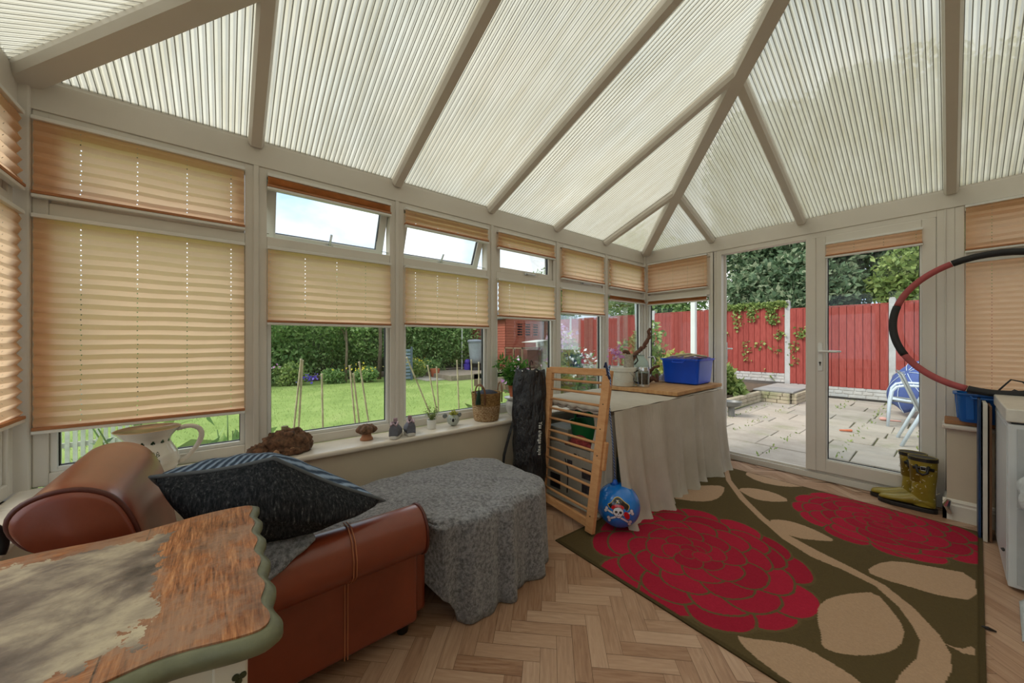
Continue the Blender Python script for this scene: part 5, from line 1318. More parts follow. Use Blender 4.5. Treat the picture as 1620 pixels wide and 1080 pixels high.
# ---- things stored beneath the table
bx = empty('carton', (.60, 2.12, .003), 'white appliance carton with product pictures, under the table', 'box')
M['card'] = pm('white_card', (176, 170, 158), .7, var=.08); M['ink'] = pm('ink', (40, 40, 46), .6); M['photo'] = pm('photo_print', (70, 66, 72), .5, var=.5, scale=40)
b = MB(); b.box((.33, 1.99, .01), (.815, 2.30, .40)); b.build('box_body', M['card'], bx, bevel=.003)
b = MB(); b.box((.8155, 2.0, .012), (.8165, 2.29, .398)); b.build('dark_side', M['ink'], bx)
for (x, z) in ((.66, .20), (.66, .10), (.52, .27)):
    b = MB(); b.box((x, 1.9885, z), (x+.10 if x > .6 else x+.05, 1.9895, z+.075 if x > .6 else z+.03)); b.build('printed_picture', M['photo'], bx)
b = MB(); b.box((.345, 1.9885, .05), (.45, 1.9895, .16)); b.tube([(.50, 1.988, .30), (.53, 1.988, .22), (.52, 1.988, .05)], .004, 6); b.build('printed_cable', M['ink'], bx)
b = MB(); b.box((.585, 1.9885, .335), (.61, 1.9895, .36)); b.build('printed_logo', M['ink'], bx)
text_mesh('lavor', .036, 'printed_name', M['ink'], bx, frame_mtx((.665, 1.9885, .347), (1, 0, 0), (0, 0, 1)))
gb = empty('green_bucket', (.60, 2.13, .402), 'green rubber trug with a handle on the carton', 'trug')
M['green'] = pm('trug_green', (34, 132, 72), .5)
b = MB(); b.lathe([(.095, 0), (.10, .01), (.135, .17), (.142, .175), (.132, .175), (.10, .02), (0, .015)], (.60, 2.13, .402), 28); b.build('body', M['green'], gb, autos=50)
b = MB(); b.tube([(.50, 2.10, .57), (.52, 2.09, .64), (.60, 2.09, .665), (.68, 2.09, .64), (.71, 2.10, .57)], .009, 8); b.build('handle', M['green'], gb, smooth=True)
b = MB(); b.grid(16, 10, lambda u, v_: (.50+.26*u, 1.985+.05*v_, .41+.085*math.sin(u*PI)*math.sin(max(.05, v_)*PI*.9)+.0)); tag(b.build('red_cloth', pm('red_check', (166, 66, 66), .9, var=.4, scale=40), smooth=True, solid=.008), 'red patterned cloth in front of the green trug', 'cloth')
b = MB(); b.box((.30, 2.02, .402), (.50, 2.30, .50)); b.box((.29, 2.01, .50), (.51, 2.31, .515)); tag(b.build('white_carton', M['card'], bevel=.004), 'small pale box left of the green trug, under the table', 'box')
b = MB(); b.box((.29, 2.34, .46), (.78, 2.6, .6))
for i in range(10): b.obox((.30+.05*i, 2.335, .47), (.32+.05*i, 2.335, .59), .012, .006, (0, 1, 0))
tag(b.build('black_basket', pm('black_plastic', (28, 28, 30), .5), bevel=.002), 'black slotted basket in the dark under the table', 'basket')
b = MB(); b.box((.28, 2.32, .01), (.86, 2.72, .455)); tag(b.build('dark_box', pm('dark_box', (46, 46, 52), .7), bevel=.004), 'dark storage box behind the white carton', 'box')
b = MB(); b.box((.845, 2.06, .014), (.93, 2.42, .36)); b.box((.84, 2.05, .36), (.94, 2.43, .385)); tag(b.build('green_box', pm('green_tin', (92, 108, 96), .6), bevel=.006), 'grey green lidded tub between the cot side and the sheet', 'box')
b = MB(); b.lathe([(.05, 0), (.055, .02), (.05, .09), (0, .1)], (.885, 2.14, .387), 16); tag(b.build('yellow_jar', pm('mustard', (170, 140, 70), .6), smooth=True), 'mustard yellow jar on the grey green tub', 'jar')
b = MB(); b.ell((.885, 2.14, .545), (.055, .05, .055)); tag(b.build('red_ball', pm('dark_red', (130, 24, 34), .5), smooth=True), 'dark red ball on top of the mustard jar', 'ball')
b = MB(); b.box((.30, 1.93, .005), (.86, 1.975, .022)); tag(b.build('white_tray', M['wplastic'], bevel=.004), 'flat white tray edge on the floor under the carton', 'tray')

# ---- black carry bag leaning on the sill
cbag = empty('carry_bag', (.42, 1.66, .004), 'tall black drawstring carry bag leaning against the window sill', 'bag')
k = N('black_nylon'); v = k.coord('Object', (3, 3, 1)); nn1 = k.noise(v, 5, 5, .6)
M['nylon'] = k.done(k.bsdf(lin(22, 22, 27), .36, 0, k.bump(nn1, .9, .07), .6))
B0, B1 = Vector((.445, 1.65, .01)), Vector((.355, 1.775, .965)); ax_ = (B1-B0).normalized(); vdir = (Vector((CAMX, CAMY, .6))-B0); sx_ = ax_.cross(vdir).normalized(); sy_ = sx_.cross(ax_)
def bagf(u, v_):
    a = 2*PI*u; t = v_; w_ = .098 + .026*math.sin(t*PI*.9) + .004*math.sin(t*9); dpt = .062
    if t < .03: w_ *= .85 + t*5; 
    if t > .95: w_ *= 1 - (t-.95)*1.2
    fold = 1 + .05*math.sin(a*5+t*7) * (.4+t*.6) + .07*math.sin(a*9+1)*max(0, t-.8)*5 + .03*math.sin(t*31+a*2)
    zz = t + (.012*math.sin(a*7) if t > .99 else 0)
    return B0 + (B1-B0)*zz + sx_*math.cos(a)*w_*fold + sy_*math.sin(a)*dpt*fold + sx_*(.008*math.sin(t*5))
b = MB(); b.grid(72, 60, bagf, True); bt = [bagf(i/72, 1.0) for i in range(72)]; c_ = sum(bt, Vector())/72
b.add([c_ - ax_*.05] + bt, [(0, 1+i, 1+(i+1) % 72) for i in range(72)]); bt = [bagf(i/72, 0.0) for i in range(72)]; b.add([sum(bt, Vector())/72] + bt, [(0, 1+(i+1) % 72, 1+i) for i in range(72)])
b.build('bag_body', M['nylon'], cbag, smooth=True)
b = MB(); b.tube([B0+(B1-B0)*.62-sx_*.115, B0+(B1-B0)*.50-sx_*.145, B0+(B1-B0)*.36-sx_*.175, B0+(B1-B0)*.27-sx_*.18, B0+(B1-B0)*.245-sx_*.16, B0+(B1-B0)*.25-sx_*.11], .016, 8, sx=.25); b.build('strap', M['nylon'], cbag, smooth=True)
b = MB()
for i in range(0, 72, 12): b.tube([bagf(i/72, .985)+sy_*.0, bagf(((i+1) % 72)/72, .99)], .006, 8)
b.build('eyelet', M['chrome'], cbag)
b = MB(); b.tube([c_, c_+Vector((.0, 0, .06)), c_+Vector((.015, .0, .075)), c_+Vector((.03, 0, .05))], .003, 6); b.build('drawstring', M['dark'], cbag, smooth=True)
pT = B0+(B1-B0)*.50+sx_*.078+sy_*.052
text_mesh('Yes change ways', .034, 'printed_lettering', M['upvc_white'], cbag, frame_mtx(pT, tuple(-ax_), tuple(sx_*.8-sy_*.6)), .006)

# ---- right hand side: freezer, boards, carrier bag, plastic
fz = empty('chest_freezer', (2.82, 3.2, .003), 'white chest freezer with panelled front at the right edge', 'freezer')
M['enamel'] = pm('white_enamel', (202, 206, 208), .3, var=.03)
fx0, fx1, fy0, fy1 = 2.495, 3.30, 2.885, 3.60
b = MB(); b.box((fx0, fy0, .02), (fx1, fy1, .79)); b.build('cabinet', M['enamel'], fz, bevel=.006)
b = MB(); b.box((fx0-.006, fy0-.012, .80), (fx1+.006, fy1+.01, .862)); b.build('lid', pm('lid_cream', (210, 206, 196), .35), fz, bevel=.007, seg=3)
b = MB(); b.box((fx0+.01, fy0+.005, .788), (fx1-.01, fy1-.01, .802)); b.build('lid_seal', M['rubber'], fz)
b = MB()
for x0, x1 in ((fx0+.025, fx0+.06), (fx0+.064, fx0+.40), (fx0+.405, fx0+.74)):
    b.box((x0, fy0-.006, .40), (x1, fy0+.001, .77)); b.box((x0, fy0-.006, .04), (x1, fy0+.001, .395))
b.build('front_panel', pm('front_grey', (176, 180, 182), .4), fz, bevel=.002)
b = MB(); b.box((fx0-.003, fy0+.02, .04), (fx0+.001, fy1-.04, .775)); b.build('side_skin', M['enamel'], fz, bevel=.002)
b = MB(); b.tube([(fx0-.003, fy0+.09, .16), (fx0-.012, fy0+.09, .155)], .008, 8); b.build('drain_plug', M['dark'], fz)
for i, (x0, x1, y0, z1, m_, lb) in enumerate(((2.430, 2.440, 3.50, .83, pm('navy_board', (26, 60, 100), .5, var=.4, scale=6), 'dark blue picture board standing nearest the dwarf wall'),
        (2.446, 2.462, 3.46, .815, pm('white_frame', (214, 210, 200), .5), 'white framed board between the blue board and the freezer'), (2.468, 2.478, 3.48, .80, pm('hardboard', (128, 92, 66), .8, var=.1), 'brown hardboard sheet tight against the freezer'))):
    b = MB(); b.box((x0, y0, .006), (x1, 3.695, z1)); tag(b.build('leaning_board', m_, bevel=.002), lb, 'board')
# plank and blue tub on the dwarf wall, hoop resting in it
b = MB(); b.box((2.30, 3.735, .634), (2.80, 3.93, .660)); tag(b.build('wooden_plank', plank_mat('plank_brown', (150, 104, 70), (186, 138, 98), (2, 9, 1)), bevel=.003), 'brown wooden plank on the sill beneath the blue tub', 'plank')
crate('blue_tub', (2.462, 3.775, .662), .205, .17, .185, 0, M['bluetub'], 'blue plastic tub on a plank at the window right of the doors', 1.10, 'tub')
b = MB()
for i in range(7): b.tube([(2.40+.02*i, 3.72+.02*math.sin(i*2), .835), (2.42+.02*i, 3.80, .862+.005*math.sin(i)), (2.44+.02*i, 3.85, .838)], .012, 8)
tag(b.build('black_netting', pm('black_rubber', (34, 32, 34), .7), smooth=True), 'black webbing heaped inside the blue tub', 'webbing')
b = MB(); b.tube([(2.51, 3.74, .868), (2.53, 3.75, .90), (2.56, 3.76, .945), (2.60, 3.75, .935), (2.635, 3.74, .895), (2.66, 3.73, .875), (2.69, 3.735, .89), (2.70, 3.73, .872), (2.66, 3.73, .868), (2.60, 3.74, .868), (2.57, 3.74, .885), (2.55, 3.74, .868), (2.70, 3.70, .868), (2.95, 3.60, .87)], .0045, 7)
tag(b.build('black_cable', M['rubber'], smooth=True), 'looped black cable lying over the tub and freezer', 'cable')
hp = empty('exercise_hoop', (2.53, 3.62, .86), 'foam covered hoop in faded red and black leaning at the window', 'hoop')
hc = Vector((2.515, 3.725, 1.305)); he1 = Vector((1, -.06, 0)).normalized(); he2 = Vector((0, .235, .97)).normalized(); HR = .452
B_ANG = [(20, 114, 'k'), (114, 163, 'r'), (163, 210, 'k'), (210, 254, 'r'), (254, 300, 'k'), (300, 340, 'r'), (340, 380, 'k')]; M['foam_r'] = pm('foam_red', (170, 82, 84), .75, var=.08); M['foam_k'] = pm('foam_black', (34, 34, 36), .7)
b_ang = B_ANG
for a0, a1, kd in b_ang:
    b = MB(); pts = [hc + he1*math.cos(math.radians(a))*HR + he2*math.sin(math.radians(a))*HR for a in np.linspace(a0+.3, a1-.3, 16)]
    b.tube(pts, .020 if kd == 'r' else .0215, 14); b.build('foam_section', M['foam_r'] if kd == 'r' else M['foam_k'], hp, smooth=True)
# wellington boots
M['boot'] = pm('boot_olive', (150, 132, 44), .3, var=.15, scale=10); M['boot_d'] = pm('boot_black', (30, 26, 24), .45)
def boot(name, x, y, rz, label):
    root = empty(name, (x, y, .003), label, 'boot', 'pair of olive wellington boots by the door')
    ca, sa = math.cos(rz), math.sin(rz)
    def T(p): return (x+p[0]*ca-p[1]*sa, y+p[0]*sa+p[1]*ca, .003+p[2])
    rings_ = [(0, .0, .058, .040, .035), (0, .0, .060, .042, .06), (.0, 0, .056, .042, .12), (.004, 0, .056, .045, .18), (.004, 0, .062, .050, .26), (.0, 0, .068, .056, .34), (-.002, 0, .070, .058, .375)]
    b = MB(); n = 28; V = []
    for (cx, cy, rx, ry, z) in rings_: V += [T((cx+rx*math.cos(2*PI*i/n), cy+ry*math.sin(2*PI*i/n), z)) for i in range(n)]
    F = [(j*n+i, j*n+(i+1) % n, (j+1)*n+(i+1) % n, (j+1)*n+i) for j in range(len(rings_)-1) for i in range(n)]
    V += [T((-.002+.066*math.cos(2*PI*i/n), .054*math.sin(2*PI*i/n), .374)) for i in range(n)] + [T((.06*math.cos(2*PI*i/n), .046*math.sin(2*PI*i/n), .20)) for i in range(n)]
    j = len(rings_); F += [((j-1)*n+i, (j-1)*n+(i+1) % n, j*n+(i+1) % n, j*n+i) for i in range(n)] + [(j*n+i, j*n+(i+1) % n, (j+1)*n+(i+1) % n, (j+1)*n+i) for i in range(n)] + [tuple((j+1)*n+i for i in range(n))]
    # foot: rings along -x (toe at -x)
    b.add(V, F); m = len(b.v)
    ft = [(.055, .0, .036, .045, .03), (.02, 0, .043, .075, .03), (-.04, 0, .043, .085, .028), (-.09, 0, .046, .062, .026), (-.14, 0, .048, .048, .026), (-.18, 0, .042, .040, .026), (-.205, 0, .026, .030, .026), (-.215, 0, .006, .012, .030)]
    V = []
    for (cx, cy, ry, hz, z0) in ft: V += [T((cx, ry*math.cos(2*PI*i/n), z0 + hz*(1+math.sin(2*PI*i/n))*.5)) for i in range(n)]
    b.add(V, [(j*n+i, j*n+(i+1) % n, (j+1)*n+(i+1) % n, (j+1)*n+i) for j in range(len(ft)-1) for i in range(n)] + [tuple(range(n)), tuple((len(ft)-1)*n+i for i in range(n))])
    b.build('boot_shell', M['boot'], root, smooth=True)
    sole = smooth_poly([(.068, -.03), (.068, .03), (.02, .044), (-.06, .046), (-.14, .052), (-.20, .036), (-.225, 0), (-.20, -.036), (-.14, -.052), (-.06, -.046), (.02, -.044)], 2)
    b = MB(); b.prism([(p, q) for p, q in sole], 0, .028, lambda p, q, r: T((p, q, r))); b.build('sole', M['boot_d'], root, bevel=.004)
    b = MB(); b.prism([(.070*math.cos(2*PI*i/28)*1.02, .058*math.sin(2*PI*i/28)*1.03) for i in range(28)], .352, .376, lambda p, q, r: T((p, q, r-.004))); 
    bo = b.build('trim_band', M['boot_d'], root); 
    b = MB(); b.tube([T((-.045, -.047, .30)), T((-.02, -.055, .305)), T((.02, -.056, .305)), T((.052, -.045, .30))], .011, 8, sx=.4); b.tube([T((-.03, -.052, .325)), T((-.022, -.06, .275)), T((0, -.062, .262)), T((.02, -.06, .275)), T((.028, -.052, .325))], .007, 8, sx=.6); bs_ = b.build('buckle_strap', M['boot_d'], root, smooth=True)
    b = MB(); b.tube([T((-.008, -.062, .318)), T((.016, -.062, .318)), T((.016, -.062, .292)), T((-.008, -.062, .292))], .0025, 6, closed=True); b.build('buckle', M['chrome'], bs_)
    b = MB(); rs = np.random.RandomState(int(abs(x*100)))
    for i in range(46):
        a = rs.uniform(PI, 2*PI); z = rs.uniform(.06, .34); rx, ry = .061, .051; p0 = (rx*math.cos(a), ry*math.sin(a)*1.02, z); d = rs.normal(0, .008, 2)
        b.obox(T(p0), T((p0[0]+d[0], p0[1]-.0005, z+d[1]+.003)), .003, .002, (0, 1, 0))
    b.build('leaf_print', pm('boot_print', (206, 200, 170), .6), root)
    return root
boot('wellington_boot', 2.205, 3.78, .0, 'olive wellington boot with black buckle strap, nearer the dwarf wall')
boot('wellington_boot', 2.155, 3.88, .10, 'olive wellington boot mostly behind its pair, toe pointing left')
# carrier bag hanging by the freezer, and clear packet on the floor
pb = empty('carrier_bag', (2.66, 2.77, .45), 'white carrier bag with blue lettering in front of the freezer', 'carrier bag')
k = N('thin_plastic'); v = k.coord('Object'); M['polybag'] = k.done(k.n('ShaderNodeMixShader', {0: .25, 1: k.bsdf(lin(226, 232, 234), .3, 0, k.bump(k.noise(v, 22, 5, .7, 1), .9, .02), .5), 2: k.n('ShaderNodeBsdfTranslucent', {'Color': (.85, .9, .92, 1)}).outputs[0]}).outputs[0])
def pbf(x, y, z):
    r = 1 + .07*math.sin(6*math.atan2(y, x)+z*4) + .05*math.sin(11*math.atan2(y, x)-z*5); return (x*r, y*r, z*(1.0 if z > 0 else 1.25))
b = MB(); b.ell((2.675, 2.77, .50), (.155, .085, .15), 60, 40, pbf); b.build('bag_body', M['polybag'], pb, smooth=True)
b = MB(); b.tube([(2.66, 2.78, .62), (2.70, 2.80, .75), (2.78, 2.83, .84), (2.86, 2.80, .74), (2.80, 2.77, .62)], .014, 8, sx=.3); b.build('bag_handle', M['polybag'], pb, smooth=True)
M['bluetext'] = pm('blue_print', (36, 66, 140), .5)
text_mesh('yourhouse', .036, 'printed_line', M['bluetext'], pb, frame_mtx((2.60, 2.692, .505), (.8, -.35, -.42), (.35, .1, .9)))
text_mesh('a10', .040, 'printed_line', M['bluetext'], pb, frame_mtx((2.58, 2.694, .458), (.8, -.3, -.45), (.3, .1, .9)))
pk = empty('plastic_packet', (2.62, 2.6, .003), 'clear crinkled plastic packet on the floor before the freezer', 'packet')
b = MB(); b.grid(30, 20, lambda u, v_: (2.50+.20*u+.02*v_, 2.42+.38*v_, .008+.075*math.sin(min(1, u*1.1)*PI/2)*(.8+.2*math.sin(v_*9)) + .006*math.sin(u*30+v_*11))); b.build('film', M['polybag'], pk, smooth=True, solid=.002)
b = MB(); b.lathe([(.045, 0), (.05, .02), (.05, .10), (.03, .12), (.0, .122)], (2.66, 2.70, .01), 20); b.build('contents', pm('steel_blue', (120, 142, 160), .3, .3), pk, smooth=True)
b = MB(); b.lathe([(.04, 0), (.042, .07), (0, .072)], (2.66, 2.52, .01), 20); b.build('black_cap', M['rubber'], pk, smooth=True)
b = MB(); b.tube([(2.405, 2.42, .008), (2.42, 2.415, .012), (2.44, 2.425, .006)], [.004, .007, .003], 7); tag(b.build('dried_leaf', M['dark']), 'tiny dark dried leaf on the floor beside the rug edge', 'leaf')
b = MB(); b.tube([(2.325, 3.71, .05), (2.31, 3.70, .10), (2.32, 3.69, .14)], [.012, .018, .01], 8); tag(b.build('metal_catch', M['chrome']), 'small metal object between boot and dwarf wall corner', 'catch')
# ================================================================ THE WINDOW SILL
SZ = .591
# shamrock jug
JC = (.095, -.265, SZ)
jg = empty('patterned_jug', JC, 'white china jug with green shamrocks on the near sill', 'jug')
prof = [(.075, .0), (.082, .006), (.098, .03), (.104, .055), (.098, .09), (.080, .125), (.072, .145), (.076, .165), (.096, .19), (.108, .205)]
from bisect import bisect
zs_ = np.linspace(0, .205, 90); rr_ = np.interp(zs_, [z for r, z in prof], [r for r, z in prof])
for _ in range(6): rr_[1:-1] = (rr_[:-2]+2*rr_[1:-1]+rr_[2:])/4
b = MB(); b.grid(280, 89, lambda u, v_: (JC[0]+rr_[int(round(v_*89))]*math.cos(2*PI*u), JC[1]+rr_[int(round(v_*89))]*math.sin(2*PI*u), JC[2]+zs_[int(round(v_*89))]), True)
jo = b.build('body', pattern_mat('china', .12, noise=0.0, **{'Coat Weight': .5}), jg, smooth=True)
def jug_paint(co):
    th = np.arctan2(co[:, 1]-JC[1], co[:, 0]-JC[0]); z = co[:, 2]-JC[2]
    c = np.tile(np.array(lin(226, 220, 208)), (len(co), 1)); G = np.array(lin(28, 58, 40)); GL = np.array(lin(96, 120, 100))
    t0 = math.atan2(-JC[1], CAMX-JC[0])
    def dth(a): return (th-a+PI) % (2*PI)-PI
    for i in range(14):
        a = t0 + .2 + i*2*PI/14; x = dth(a)*.085; y = z-.150
        for (px, py) in ((0, .0048), (-.0048, -.002), (.0048, -.002)): c[(x-px)**2+(y-py)**2 < .0043**2] = G
        c[(np.abs(x) < .001) & (y < 0) & (y > -.008)] = G
    rs = np.random.RandomState(5)
    for i in range(26):
        px, py = rs.uniform(-.028, .028), rs.uniform(.062, .118); x = dth(t0+.05)*.098-px; y = z-py; d = np.hypot(x, y*rs.uniform(.7, 1.4)); r = rs.uniform(.004, .008)
        c[(d < r) & (d > r*.55)] = G if i % 3 else GL
    return c
paint(jo, jug_paint)
b = MB(); b.lathe([(.108, .205), (.104, .207), (.094, .19), (.072, .16), (.070, .145), (.09, .09), (.09, .02), (0, .012)], JC, 48); b.build('lining', pm('china_rim', (206, 170, 134), .2), jg, smooth=True)
hd = Vector((.15, 1, 0)).normalized(); hp_ = [(.088, .188), (.125, .205), (.165, .198), (.185, .17), (.178, .13), (.155, .09), (.128, .055), (.10, .04)]
b = MB(); b.tube([Vector(JC)+hd*r+Vector((0, 0, z)) for r, z in hp_], [.011, .011, .0115, .012, .0115, .010, .009, .012], 12, sx=.75); b.build('handle', pm('china_white', (220, 212, 200), .15), jg, smooth=True, subsurf=1)

# root ornament
rs = np.random.RandomState(8)
def rootf(x, y, z):
    n1 = math.sin(x*7+y*3)*math.sin(y*9+z*5); n2 = math.sin(x*19+z*13)*math.sin(y*23-x*7); s = 1+.13*n1+.05*n2
    zz = z*s
    if z < -.3: zz = -.42
    return (x*s*(1.25 if z < 0 else 1), y*s, zz)
M['root'] = pm('gnarled_root', (118, 84, 60), .8, var=.5, scale=45, bump=1.0, bscale=70)
ro = empty('root_ornament', (.115, .245, SZ), 'gnarled brown tree root ornament at the near end of the long sill', 'ornament')
b = MB(); b.ell((.115, .255, SZ+.040), (.062, .115, .085), 60, 40, rootf); b.ell((.12, .14, SZ+.024), (.04, .06, .045), 30, 20, rootf)
b.build('root_body', M['root'], ro, smooth=True)
b = MB(); b.lathe([(.014, 0), (.016, .004), (.016, .024), (.0, .025)], (.10, .245, SZ+.116), 16); b.build('stub', pm('stub', (150, 140, 104), .7, var=.2), ro)
for (y, z, r) in ((.20, .022, .016), (.155, .02, .014), (.27, .03, .014)):
    b = MB(); b.tube([(.16, y, SZ+z), (.188, y, SZ+z)], [r, r*.9], 14); b.build('cut_end', pm('cut_wood', (188, 148, 112), .8, var=.3, scale=60), ro)
# mushroom ornament
mu = empty('mushroom_ornament', (.115, .66, SZ), 'small carved mushroom shaped brown ornament', 'ornament')
b = MB(); b.lathe([(.036, 0), (.037, .006), (.028, .02), (.024, .045)], (.115, .66, SZ), 24); b.build('stem', pm('clay', (168, 116, 84), .8, var=.15, scale=30), mu, smooth=True)
b = MB(); b.ell((.115, .66, SZ+.062), (.052, .056, .028), 40, 20, lambda x, y, z: (x*(1+.13*math.sin(7*math.atan2(y, x))), y*(1+.13*math.sin(7*math.atan2(y, x))), z*(1+.2*math.sin(x*9)*math.sin(y*8)))); b.build('cap', M['root'], mu, smooth=True)
# toddler shoes
M['shoe'] = pm('grey_canvas', (112, 114, 124), .8, var=.15, scale=60); M['shoe_in'] = pm('pink_grey_lining', (176, 152, 160), .85); M['shoe_sole'] = pm('white_rubber', (216, 212, 204), .6)
def shoe(x, y, rz, label):
    root = empty('toddler_shoe', (x, y, SZ), label, 'shoe', 'pair of toddler trainers on the sill'); root.scale = (1.2, 1.2, 1.2); ca, sa = math.cos(rz), math.sin(rz)
    T = lambda p: (x+p[0]*ca-p[1]*sa, y+p[0]*sa+p[1]*ca, SZ+p[2])
    out = smooth_poly([(.052, -.022), (.056, 0), (.052, .022), (.01, .027), (-.04, .031), (-.072, .022), (-.08, 0), (-.072, -.022), (-.04, -.031), (.01, -.027)], 2)
    b = MB(); b.prism(out, .001, .017, lambda p, q, r: T((p, q, r))); b.build('sole', M['shoe_sole'], root, bevel=.003)
    n = 24; st = [(.050, .020, .055), (.03, .024, .062), (.0, .026, .058), (-.025, .027, .046), (-.05, .026, .034), (-.068, .018, .026), (-.076, .006, .014)]
    b = MB(); V = []
    for (cx, ry, h) in st: V += [T((cx, ry*math.cos(PI*i/(n-1))*(1-.25*math.sin(PI*i/(n-1))), .016 + (h)*math.sin(PI*i/(n-1))**.6)) for i in range(n)]
    # opening: skip the top faces near the heel
    F = [(j*n+i, j*n+i+1, (j+1)*n+i+1, (j+1)*n+i) for j in range(len(st)-1) for i in range(n-1) if not (j < 2 and 8 <= i <= 14)]
    F.append(tuple(i for i in range(n)))
    b.add(V, F[:-1]); up_ = b.build('upper', M['shoe'], root, smooth=True, solid=.003, fix=False)
    b = MB(); b.grid(12, 6, lambda u, v_: T((.050-.0*v_, .022*math.cos(PI*u), .016+.056*math.sin(PI*u)**.5*(v_)+.0))); b.build('heel', M['shoe'], root, smooth=True, solid=.003)
    b = MB(); b.tube([T((.050, -.012, .068)), T((.054, 0, .082)), T((.050, .012, .068)), T((.02, .016, .078)), T((-.005, .010, .076)), T((-.012, 0, .080)), T((-.005, -.010, .076)), T((.02, -.016, .078))], .005, 8, closed=True); b.build('collar', M['shoe_in'], root, smooth=True)
    b = MB(); b.grid(6, 6, lambda u, v_: T((-.008-.012*v_*0+.008*v_, -.010+.020*u, .068+.030*v_))); b.build('tongue', M['shoe_in'], root, solid=.004, smooth=True)
    b = MB()
    for k_ in range(3): b.tube([T((-.012-.010*k_, -.015, .064-.006*k_)), T((-.016-.010*k_, 0, .072-.007*k_)), T((-.012-.010*k_, .015, .064-.006*k_))], .002, 6)
    b.build('laces', M['shoe_sole'], up_)
    return root
shoe(.170, .815, -.55, 'grey toddler trainer with pink lining, nearer the mushroom')
shoe(.155, .915, -.25, 'grey toddler trainer with pink lining, nearer the tiny potted herb')
# small white pot with feathery herb
def pot_plant(name, c, prof, label, mat, cat='potted plant', plant=None): 
    root = empty(name, c, label, cat); b = MB(); b.lathe(prof, c, 28); b.build('pot', mat, root, autos=45); return root
hb2 = pot_plant('potted_herb', (.115, 1.085, SZ), [(.026, 0), (.028, .004), (.030, .062), (.027, .062), (.026, .054), (0, .054)], 'feathery green herb in a tiny white pot', M['upvc_white'])
b = MB(); b.lathe([(.027, .055), (.0, .058)], (.115, 1.085, SZ), 16); b.build('soil', M['soil'], hb2)
P = []; 
for i in range(26):
    a = rs.uniform(0, 2*PI); L_ = rs.uniform(.04, .11)
    for t in np.linspace(.1, 1, 12): P.append((.115+math.cos(a)*.035*t, 1.085+math.sin(a)*.045*t, SZ+.055+L_*t+rs.normal(0, .003)))
V, Fq = leaves(np.array(P), .018, .25, .6, rs); fast_mesh('foliage', V, Fq, M['leaf_bright'], hb2)
# koala-like bear face planter
kp = empty('bear_planter', (.125, 1.245, SZ), 'pale grey bear faced planter with round ears and a succulent', 'planter')
M['kpot'] = pm('grey_ceramic', (176, 184, 176), .35, var=.06)
b = MB(); b.ell((.125, 1.245, SZ+.040), (.040, .044, .040), 30, 20, lambda x, y, z: (x, y, max(z, -.98) if z < .82 else .82)); b.build('pot', M['kpot'], kp, smooth=True)
for s_ in (-1, 1):
    b = MB(); b.ell((.110+.02*s_*.6, 1.245+s_*.050, SZ+.068), (.012, .018, .017)); b.build('ear', pm('ear_grey', (120, 126, 124), .5), kp, smooth=True)
fdir = Vector((CAMX-.125, -1.245, .2)).normalized()
b = MB(); pn = Vector((.125, 1.245, SZ+.040))+fdir*.040; b.ell(pn, (.008, .008, .012)); b.build('nose', M['rubber'], kp, smooth=True)
for s_ in (-1, 1):
    b = MB(); pe = Vector((.125, 1.245, SZ+.048))+(fdir+Vector((.62, .78, 0))*.45*s_).normalized()*.0405; b.ell(pe, (.003, .003, .003), 8, 6); b.build('eye', M['rubber'], kp)
P = np.array([.125, 1.245, SZ+.072]) + rs.normal(size=(46, 3))*np.array([.012, .012, .002]); V, Fq = leaves(P, .034, .35, 1.1, rs); fast_mesh('succulent', V, Fq, leaf_mat('succulent', (150, 160, 60), (180, 186, 84), (206, 190, 110)), kp)
# basket
BK = (.122, 1.53, SZ)
ba = empty('woven_basket', BK, 'woven seagrass basket with leather handles on the sill', 'basket')
k = N('seagrass'); v = k.coord('Object'); sp = k.n('ShaderNodeSeparateXYZ', {0: v})
wz = k.math('SINE', k.math('MULTIPLY', sp.outputs[2], 620.0)); vo = k.n('ShaderNodeTexVoronoi', {'Vector': k.coord('Object', (60, 60, 120)), 'Scale': 1.4}).outputs['Distance']
low_ = k.math('LESS_THAN', sp.outputs[2], .115)
colr = k.mix(low_, k.ramp(vo, [(.1, lin(176, 140, 92)), (.7, lin(130, 98, 60))]), k.ramp(vo, [(.1, lin(214, 188, 150)), (.7, lin(150, 116, 82))]))
M['seagrass'] = k.done(k.bsdf(colr, .9, 0, k.bump(k.math('ADD', vo, k.math('MULTIPLY', wz, .3)), .9, .006), .1))
b = MB(); b.lathe([(.088, 0), (.094, .01), (.106, .11), (.110, .19), (.112, .208), (.106, .208), (.102, .12), (.086, .02), (0, .015)], BK, 48); b.build('basket_body', M['seagrass'], ba, autos=60)
M['tan'] = pm('tan_leather', (128, 84, 54), .5)
for s_ in (-1, 1):
    c = Vector(BK) + Vector((.02*s_, .090*s_, 0)) if s_ > 0 else Vector(BK) + Vector((.05, -.080, 0)); tx = Vector((.8, .6*0, 0)); tx = Vector((.62, .78, 0)) if s_ < 0 else Vector((.62, .78, 0)); o_ = Vector((0, 0, 0))
    rad = (c-Vector(BK)).normalized(); side = Vector((-rad.y, rad.x, 0)); base_ = Vector(BK)+rad*.112
    b = MB(); pts = [base_+side*(-.036)+Vector((0, 0, .13)), base_+side*(-.038)+Vector((0, 0, .20))] + [base_+side*(-.038*math.cos(t))+rad*(.012*math.sin(t)*(1 if s_ < 0 else .2))+Vector((0, 0, .212+.065*math.sin(t))) for t in np.linspace(.15, PI-.15, 12)] + [base_+side*.038+Vector((0, 0, .20)), base_+side*.036+Vector((0, 0, .13))]
    b.tube(pts, .0065, 8, sx=.6); b.build('handle', M['tan'], ba, smooth=True)
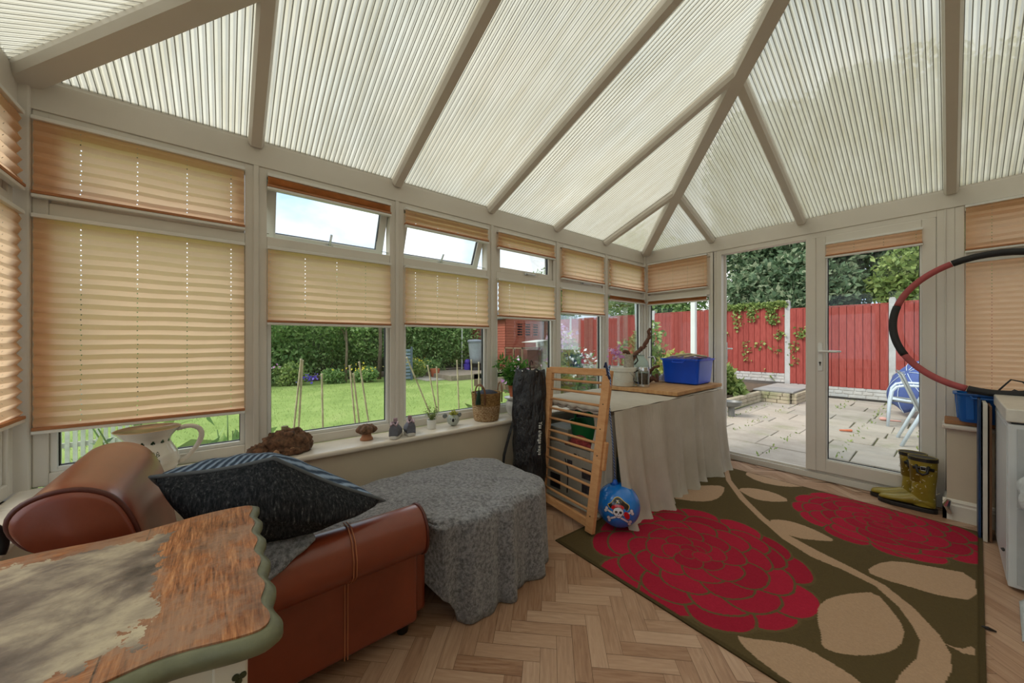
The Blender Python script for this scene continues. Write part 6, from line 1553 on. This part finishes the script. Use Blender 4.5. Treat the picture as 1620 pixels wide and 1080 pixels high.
b = MB(); tb_ = Vector(BK)+Vector((.07, -.115, .235)); b.tube([tb_, tb_+Vector((0, 0, -.02)), tb_+Vector((0, -.004, -.10))], [.006, .012, .020], 12); b.tube([tb_+Vector((0, 0, .02)), tb_], .003, 6); b.build('tassel', pm('tassel_green', (32, 60, 42), .9, bump=.8, bscale=200), ba, smooth=True)
b = MB(); b.ell((BK[0], BK[1], SZ+.192), (.092, .092, .032), 24, 12); tag(b.build('dark_clothing', pm('dark_textile', (44, 46, 58), .9, var=.3), smooth=True), 'dark folded clothing filling the woven basket', 'clothing')
# pedestal planter with leafy plant in terracotta
PC = (.105, 1.815, SZ)
pp = empty('pedestal_bowl', PC, 'white ceramic pedestal bowl behind the black bag', 'planter')
b = MB(); b.lathe([(.042, 0), (.046, .008), (.060, .03), (.070, .07), (.066, .10), (.052, .118), (.056, .124), (.078, .132), (.080, .142), (.05, .146), (0, .146)], PC, 36); b.build('bowl', pm('white_ceramic', (216, 214, 208), .25), pp, autos=50)
pl = empty('potted_plant', (PC[0], PC[1], SZ+.147), 'leafy green houseplant in terracotta on the white bowl', 'potted plant')
b = MB(); b.lathe([(.034, 0), (.046, .075), (.050, .075), (.050, .09), (.044, .09), (.042, .08), (0, .08)], (PC[0], PC[1], SZ+.147), 24); b.build('pot', M['terracotta'], pl, autos=50)
P = []; b = MB(); Z0 = SZ+.147+.08
for (dx, dy, L_) in ((-.01, -.16, .20), (-.02, -.10, .24), (0, 0, .13), (.02, .06, .22), (.02, .12, .20), (.05, -.04, .12), (-.05, .02, .26), (.0, -.06, .15)):
    pts = [(PC[0]+dx*t, PC[1]+dy*t, Z0+L_*t-.03*t*t) for t in np.linspace(0, 1, 7)]; b.tube(pts, .003, 6)
    for i in range(56):
        t = rs.uniform(.15, 1.05); P.append((PC[0]+dx*t+rs.normal(0, .008), PC[1]+dy*t+rs.normal(0, .008), Z0+L_*t-.03*t*t))
b.build('stem', pm('stem_g', (110, 130, 70), .7), pl, smooth=True); V, Fq = leaves(np.array(P), .062, .28, .5, rs); fast_mesh('foliage', V, Fq, leaf_mat('house_leaf', (60, 110, 50), (90, 144, 66), (140, 186, 90)), pl)
# items at the far left edge, on the back-left sill
hs = empty('headphones', (.86, -.535, SZ), 'black curved headband shape at the far left edge', 'headphones')
b = MB(); hcen = Vector((.84, -.48, .665)); b.tube([hcen+Vector((.60, -.4, 0)).normalized()*(.062*math.cos(t)) + Vector((0, 0, .062*math.sin(t))) for t in np.linspace(-.5, PI+.5, 24)], .012, 10); b.build('headband', M['rubber'], hs, smooth=True)
b = MB(); b.ell(hcen+Vector((.03, -.02, -.055)), (.03, .02, .028)); b.build('ear_cup', M['rubber'], hs, smooth=True)
b = MB(); b.lathe([(.03, 0), (.045, .02), (.05, .06), (.045, .06), (.04, .02), (0, .01)], (.80, -.53, SZ), 24); tag(b.build('small_bowl', pm('beige_bowl', (200, 190, 164), .4), autos=50), 'small beige bowl by the black headband shape', 'bowl')
